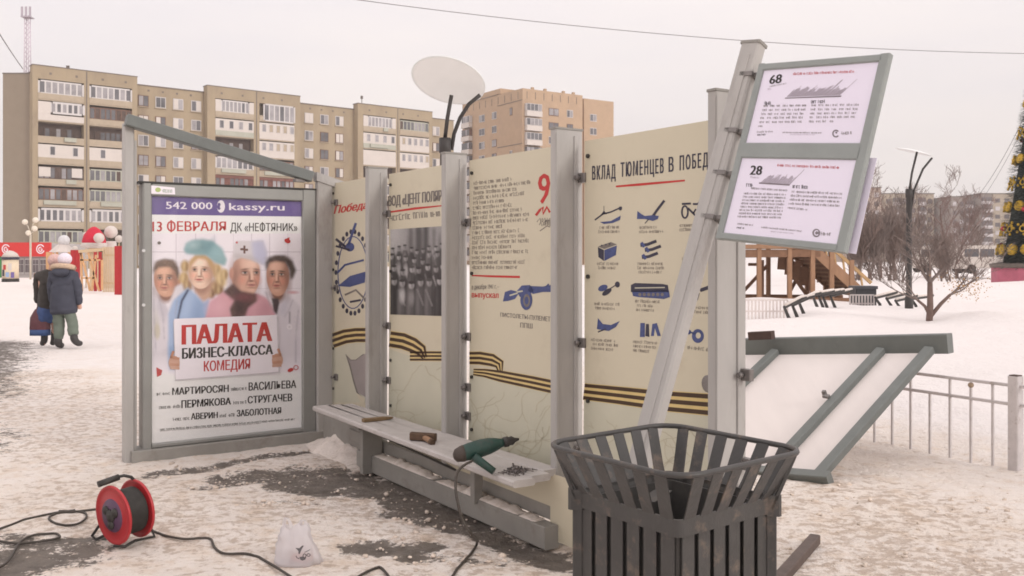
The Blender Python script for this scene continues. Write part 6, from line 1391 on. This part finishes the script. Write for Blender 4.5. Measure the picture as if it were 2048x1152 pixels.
# ================================================================= DECORATED FIR
YF = 50.0; fc = P(2098, HY, YF); fc.z = 0
fir = thing('decorated_fir', 'tall artificial fir hung with golden ornaments on a pink base', 'decorated tree', tuple(fc)); fz0, fz1 = H - (532 - HY) / F * YF, 17.2; fr0 = 103 / F * YF
needle = M('fir needles', (.062, .082, .072), rough=.8, var=.45, scale=3); rf = random.Random(17); mb = MB()
MB().lathe(fc, [(fr0 * .8, fz0), (0.02, fz1 - .6)], seg=24).build('trunk', M('fir core', (.030, .040, .036), rough=.9, var=.3), fir)
for k in range(9000):
    t = rf.random() ** 1.35; a = rf.uniform(0, 6.283); rr = fr0 * (1 - t); z = fz0 + (fz1 - fz0) * t; d_ = Vector((math.cos(a), math.sin(a), rf.uniform(-.45, .25))).normalized(); s_ = Vector((-math.sin(a), math.cos(a), 0))
    p = fc + Vector((math.cos(a) * rr * .8, math.sin(a) * rr * .8, z)); ln_ = max(.2, rr * .22) * rf.uniform(.7, 1.2); wd_ = .11
    mb.add([p - s_ * wd_ * .4, p + s_ * wd_ * .4, p + d_ * ln_ + s_ * wd_ * .3, p + d_ * (ln_ + .1), p + d_ * ln_ - s_ * wd_ * .3], [[0, 1, 2, 3, 4]])
mb.build('foliage', needle, fir, fixn=False)
goldm = S('golden ornament', (206, 168, 50), 1, rough=.45, metal=.15, var=.2, scale=9); redo = S('red ornament', (196, 50, 66), 1, rough=.35); nO = 0
def onfir(t, a): rr = fr0 * (1 - t) * .93 + .02; return fc + Vector((math.cos(a) * rr, math.sin(a) * rr, fz0 + (fz1 - fz0) * t)), Vector((math.cos(a), math.sin(a), .2)).normalized()
for ring_, (t, n, sz) in enumerate(((.055, 19, .46), (.125, 17, .36), (.20, 15, .42), (.28, 14, .34), (.36, 12, .40), (.45, 11, .34), (.55, 9, .34), (.68, 6, .3), (.8, 4, .26))):
    for k in range(n):
        a = 2 * math.pi * (k + .5 * (ring_ % 2)) / n + .12; p, d_ = onfir(t, a); u = Vector((-math.sin(a), math.cos(a), 0)); v = d_.cross(u).normalized(); om_ = MB()
        if ring_ % 2 == 0:
            for j in range(11): b_ = 6.283 * j / 11; q = p + (u * math.cos(b_) + v * math.sin(b_)) * sz * .66; om_.tube([p, q], [sz * .13, sz * .19], 5)
            om_.ball(p, sz * .3, 8, 6)
        else:
            om_.tube([p + (u * math.cos(b_) + v * math.sin(b_)) * sz * (.35 + .3 * b_ / 9) for b_ in (x * .5 for x in range(17))], sz * .12, 5)
            for j in range(5): b_ = 6.283 * j / 5; om_.ball(p + (u * math.cos(b_) + v * math.sin(b_)) * sz * .95, sz * .22, 6, 5)
        om_.build('gold_ornament', goldm, fir, fixn=False)
for k in range(34):
    t = rf.uniform(.03, .85); p, d_ = onfir(t, rf.uniform(0, 6.28)); MB().ball(p, .14, 10, 6).build('red_ball', redo, fir, fixn=False)
mb = MB(); pk = S('pink skirt boards', (190, 104, 124), 1, rough=.7, var=.12, scale=2); mb.lathe(fc, [(fr0 * 1.0, -.1), (fr0 * 1.0, fz0 - .02), (fr0 * .7, fz0)], seg=12, smooth=False); mb.build('base', pk, fir)
MB().lathe(fc, [(fr0 * 1.02, fz0 - .1), (fr0 * 1.04, fz0 + .12), (fr0 * .8, fz0 + .2)], seg=24).build('rim', rooft, fir)

# ================================================================= WOODEN SLIDE
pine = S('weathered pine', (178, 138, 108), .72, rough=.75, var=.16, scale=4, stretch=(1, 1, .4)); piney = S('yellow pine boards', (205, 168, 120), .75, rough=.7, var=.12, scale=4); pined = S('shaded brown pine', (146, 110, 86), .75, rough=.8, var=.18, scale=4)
YS = 29.0; slide = thing('wooden_slide', 'big wooden ice slide frame with stairs behind the sign board', 'slide', (P(1600, HY, YS).x, YS + 1.2, 0))
def SP(px, py, dy=0):
    v = P(px, py, YS); return v + Vector((0, dy, 0))
for dy in (0, 2.4):
    for px_, pt_ in ((1478, 430), (1518, 430), (1579, 430), (1625, 470), (1663, 500), (1703, 520)):
        q = SP(px_, pt_, dy); MB().bar((q.x, q.y, -.1), q, .13, .13, (0, 1, 0)).build('post', pine, slide)
    MB().bar(SP(1440, 508, dy), SP(1640, 506, dy), .10, .24).build('deck_beam', pined, slide); MB().bar(SP(1440, 493, dy - .07), SP(1640, 493, dy - .07), .06, .12).build('rail', pine, slide); MB().bar(SP(1440, 440, dy), SP(1628, 440, dy), .08, .14).build('rail', pine, slide)
    MB().bar(SP(1628, 500, dy), SP(1736, 598, dy), .08, .30).build('stair_stringer', pine, slide); MB().bar(SP(1636, 470, dy), SP(1742, 566, dy), .07, .10).build('handrail', piney, slide)
    MB().bar(SP(1484, 598, dy), SP(1740, 600, dy), .09, .12).build('ground_beam', pined, slide)
    for k in range(5): MB().bar(SP(1650 + k * 18, 490 + k * 17 - 4, dy), SP(1654 + k * 18, 515 + k * 17, dy), .05, .05).build('baluster', piney, slide)
for k in range(11):
    f_ = (k + .5) / 11; a_ = SP(1628 + 108 * f_, 496 + 100 * f_, 0); MB().bar(a_, a_ + Vector((0, 2.4, 0)), .30, .05).build('tread', pine, slide)
    MB().bar(a_ + Vector((-.12, 0, .13)), a_ + Vector((-.12, 2.4, .13)), .03, .24).build('riser', pined, slide)
mb = MB()
for k in range(16): x = 1440 + k * 12.5; q = SP(x, 502); mb.bar(q + UP * .02, q + Vector((0, 2.4, .02)), .17, .05)
mb.build('deck_boards', pined, slide)
for (xa, ya), (xb, yb), dy in (((1518, 596), (1579, 530), 2.4), ((1600, 540), (1640, 596), 1.2), ((1545, 520), (1545, 600), 1.2), ((1536, 530), (1568, 530), 2.4), ((1625, 590), (1663, 520), 2.4)): MB().bar(SP(xa, ya, dy), SP(xb, yb, dy), .10, .10).build('brace', pined, slide)
mb = MB()
for k in range(5): a_ = SP(1578 + k * 15, 520 + k * 11, 1.2); mb.bar(a_, a_ + Vector((.26, 0, -.02)), .04, .62)
mb.build('side_boards', pined, slide)

# ================================================================= SMALL THINGS IN THE SNOW ON THE RIGHT
fwh = S('white rail paint', (214, 204, 200), 1, rough=.6, var=.06)
def railing(x0, x1, Y, pyt, pyb, n, label, mt=fwh, r_=.02):
    zt_, zb_ = H - (pyt - HY) / F * Y, 0; a_, b_ = P(x0, HY, Y), P(x1, HY, Y); o = thing('park_railing', label, 'railing', ((a_.x + b_.x) / 2, Y, 0))
    for z in (zt_, zt_ * .55): MB().bar((a_.x, Y, z), (b_.x, Y, z), .035, .035).build('rail', mt, o)
    for k in range(n): x = a_.x + (b_.x - a_.x) * k / (n - 1); MB().bar((x, Y, -.1), (x, Y, zt_), r_ * 1.5, r_ * 1.5, (0, 1, 0)).build('baluster', mt, o)
    return o
railing(1490, 1575, 20.5, 600, 650, 13, 'white park railing left of the bent bars')
railing(1700, 1748, 24.5, 590, 632, 9, 'grey white railing in front of the black box', S('grey rail paint', (176, 168, 166), 1, rough=.6), .022)
bk = P(1726, HY, 25.4); bxo = thing('black_box', 'black lidded waste box behind a short railing', 'waste box', (bk.x, 25.4, 0)); MB().box((bk.x, 25.4, .32), (.56, .5, .64), 0, .02).build('body', M('black plastic', (.035, .035, .04), rough=.5, var=.2), bxo); MB().box((bk.x, 25.4, .68), (.62, .56, .08), 0, .02).build('lid', M('black lid', (.06, .06, .07), rough=.45, var=.2), bxo)
def bentbars(xs_, Y, label, sc_=1):
    for k, (x, y0, y1) in enumerate(xs_):
        p0_ = G(x, y1, .02); Yk = p0_.y; a_ = P(x, y1, Yk); b_ = P(x - 9, y1 - 22 * sc_, Yk); c_ = P(x + 24, y0, Yk + .25); d_ = P(x + 34, y0 - 3, Yk + .3)
        o = thing('bent_rack_bar', label[0], 'rack bar', tuple(a_), label[1]); hz_ = UP * max(0, gz(a_.x, a_.y)); a_, b_, c_, d_ = a_ + hz_, b_ + hz_, c_ + hz_, d_ + hz_; MB().tube([a_ - UP * .2, a_, b_, c_, d_], .042, 7).build('bar', lampm, o); MB().tube([b_ + UP * .045, c_ + UP * .05, d_ + UP * .03], .034, 6).build('snow_cap', snowm, o)
bentbars([(1578, 612, 651), (1594, 610, 648), (1607, 606, 644), (1634, 606, 634), (1646, 604, 633), (1654, 602, 632), (1670, 600, 631)], 20, ('dark bent bar capped with snow in the row before the wooden slide', 'bent bars of the snowed in rack'))
bentbars([(1760, 606, 628), (1782, 605, 627), (1800, 603, 624), (1832, 604, 622)], 24, ('dark bent bar half buried in snow near the thin street lamp', 'bent bars near the thin street lamp'), .6)

def van(px, Y, label, rz=0, col=whitec):
    q = P(px, HY, Y); o = thing('white_van', label, 'van', (q.x, Y, .35)); bs = Vector((q.x, Y, .35))
    def V(x, y, z): return bs + Vector((x, y, z))
    prof = [(-2.3, .35), (-2.3, 1.75), (-2.1, 2.0), (1.0, 2.0), (1.6, 1.25), (2.3, 1.05), (2.4, .45)]
    MB().prism([V(x, -.95, z) for x, z in prof], Vector((0, 1.9, 0))).build('body', col, o)
    mb = MB()
    for x0, x1 in ((-2.0, -1.0), (-.9, .1)): mb.prism([V(x0, -.965, 1.2), V(x1, -.965, 1.2), V(x1, -.965, 1.75), V(x0, -.965, 1.75)], Vector((0, .012, 0)))
    mb.prism([V(.25, -.965, 1.2), V(1.45, -.965, 1.2), V(.95, -.965, 1.8), V(.25, -.965, 1.8)], Vector((0, .012, 0))); mb.build('window', glassd, o)
    for x in (-1.5, 1.5):
        for y in (-.85, .85): wl_ = MB().lathe(V(x, y, .33), [(.1, -.1), (.33, -.1), (.33, .1), (.1, .1)], (0, 1, 0), 18).build('wheel', blackr, o)
    return o
van(1884, 70, 'white van half hidden by the snow ridge behind the near tree'); van(1972, 66, 'white van parked just left of the decorated fir')

# ================================================================= THIN WINTER HAZE
hz_b = MB(); hz_b.bar((0, 130, -3), (0, 130, 58), 760, 620, (0, 1, 0)); hz = hz_b.build('haze', None); hz['kind'] = 'stuff'
hm = bpy.data.materials.new('haze air'); hm.use_nodes = True; t = hm.node_tree; t.nodes.clear(); o_ = N(t, 'ShaderNodeOutputMaterial'); pv = N(t, 'ShaderNodeVolumePrincipled')
pv.inputs['Color'].default_value = (.95, .93, .93, 1); pv.inputs['Density'].default_value = .0008; t.links.new(pv.outputs[0], o_.inputs['Volume']); hz.data.materials.append(hm)
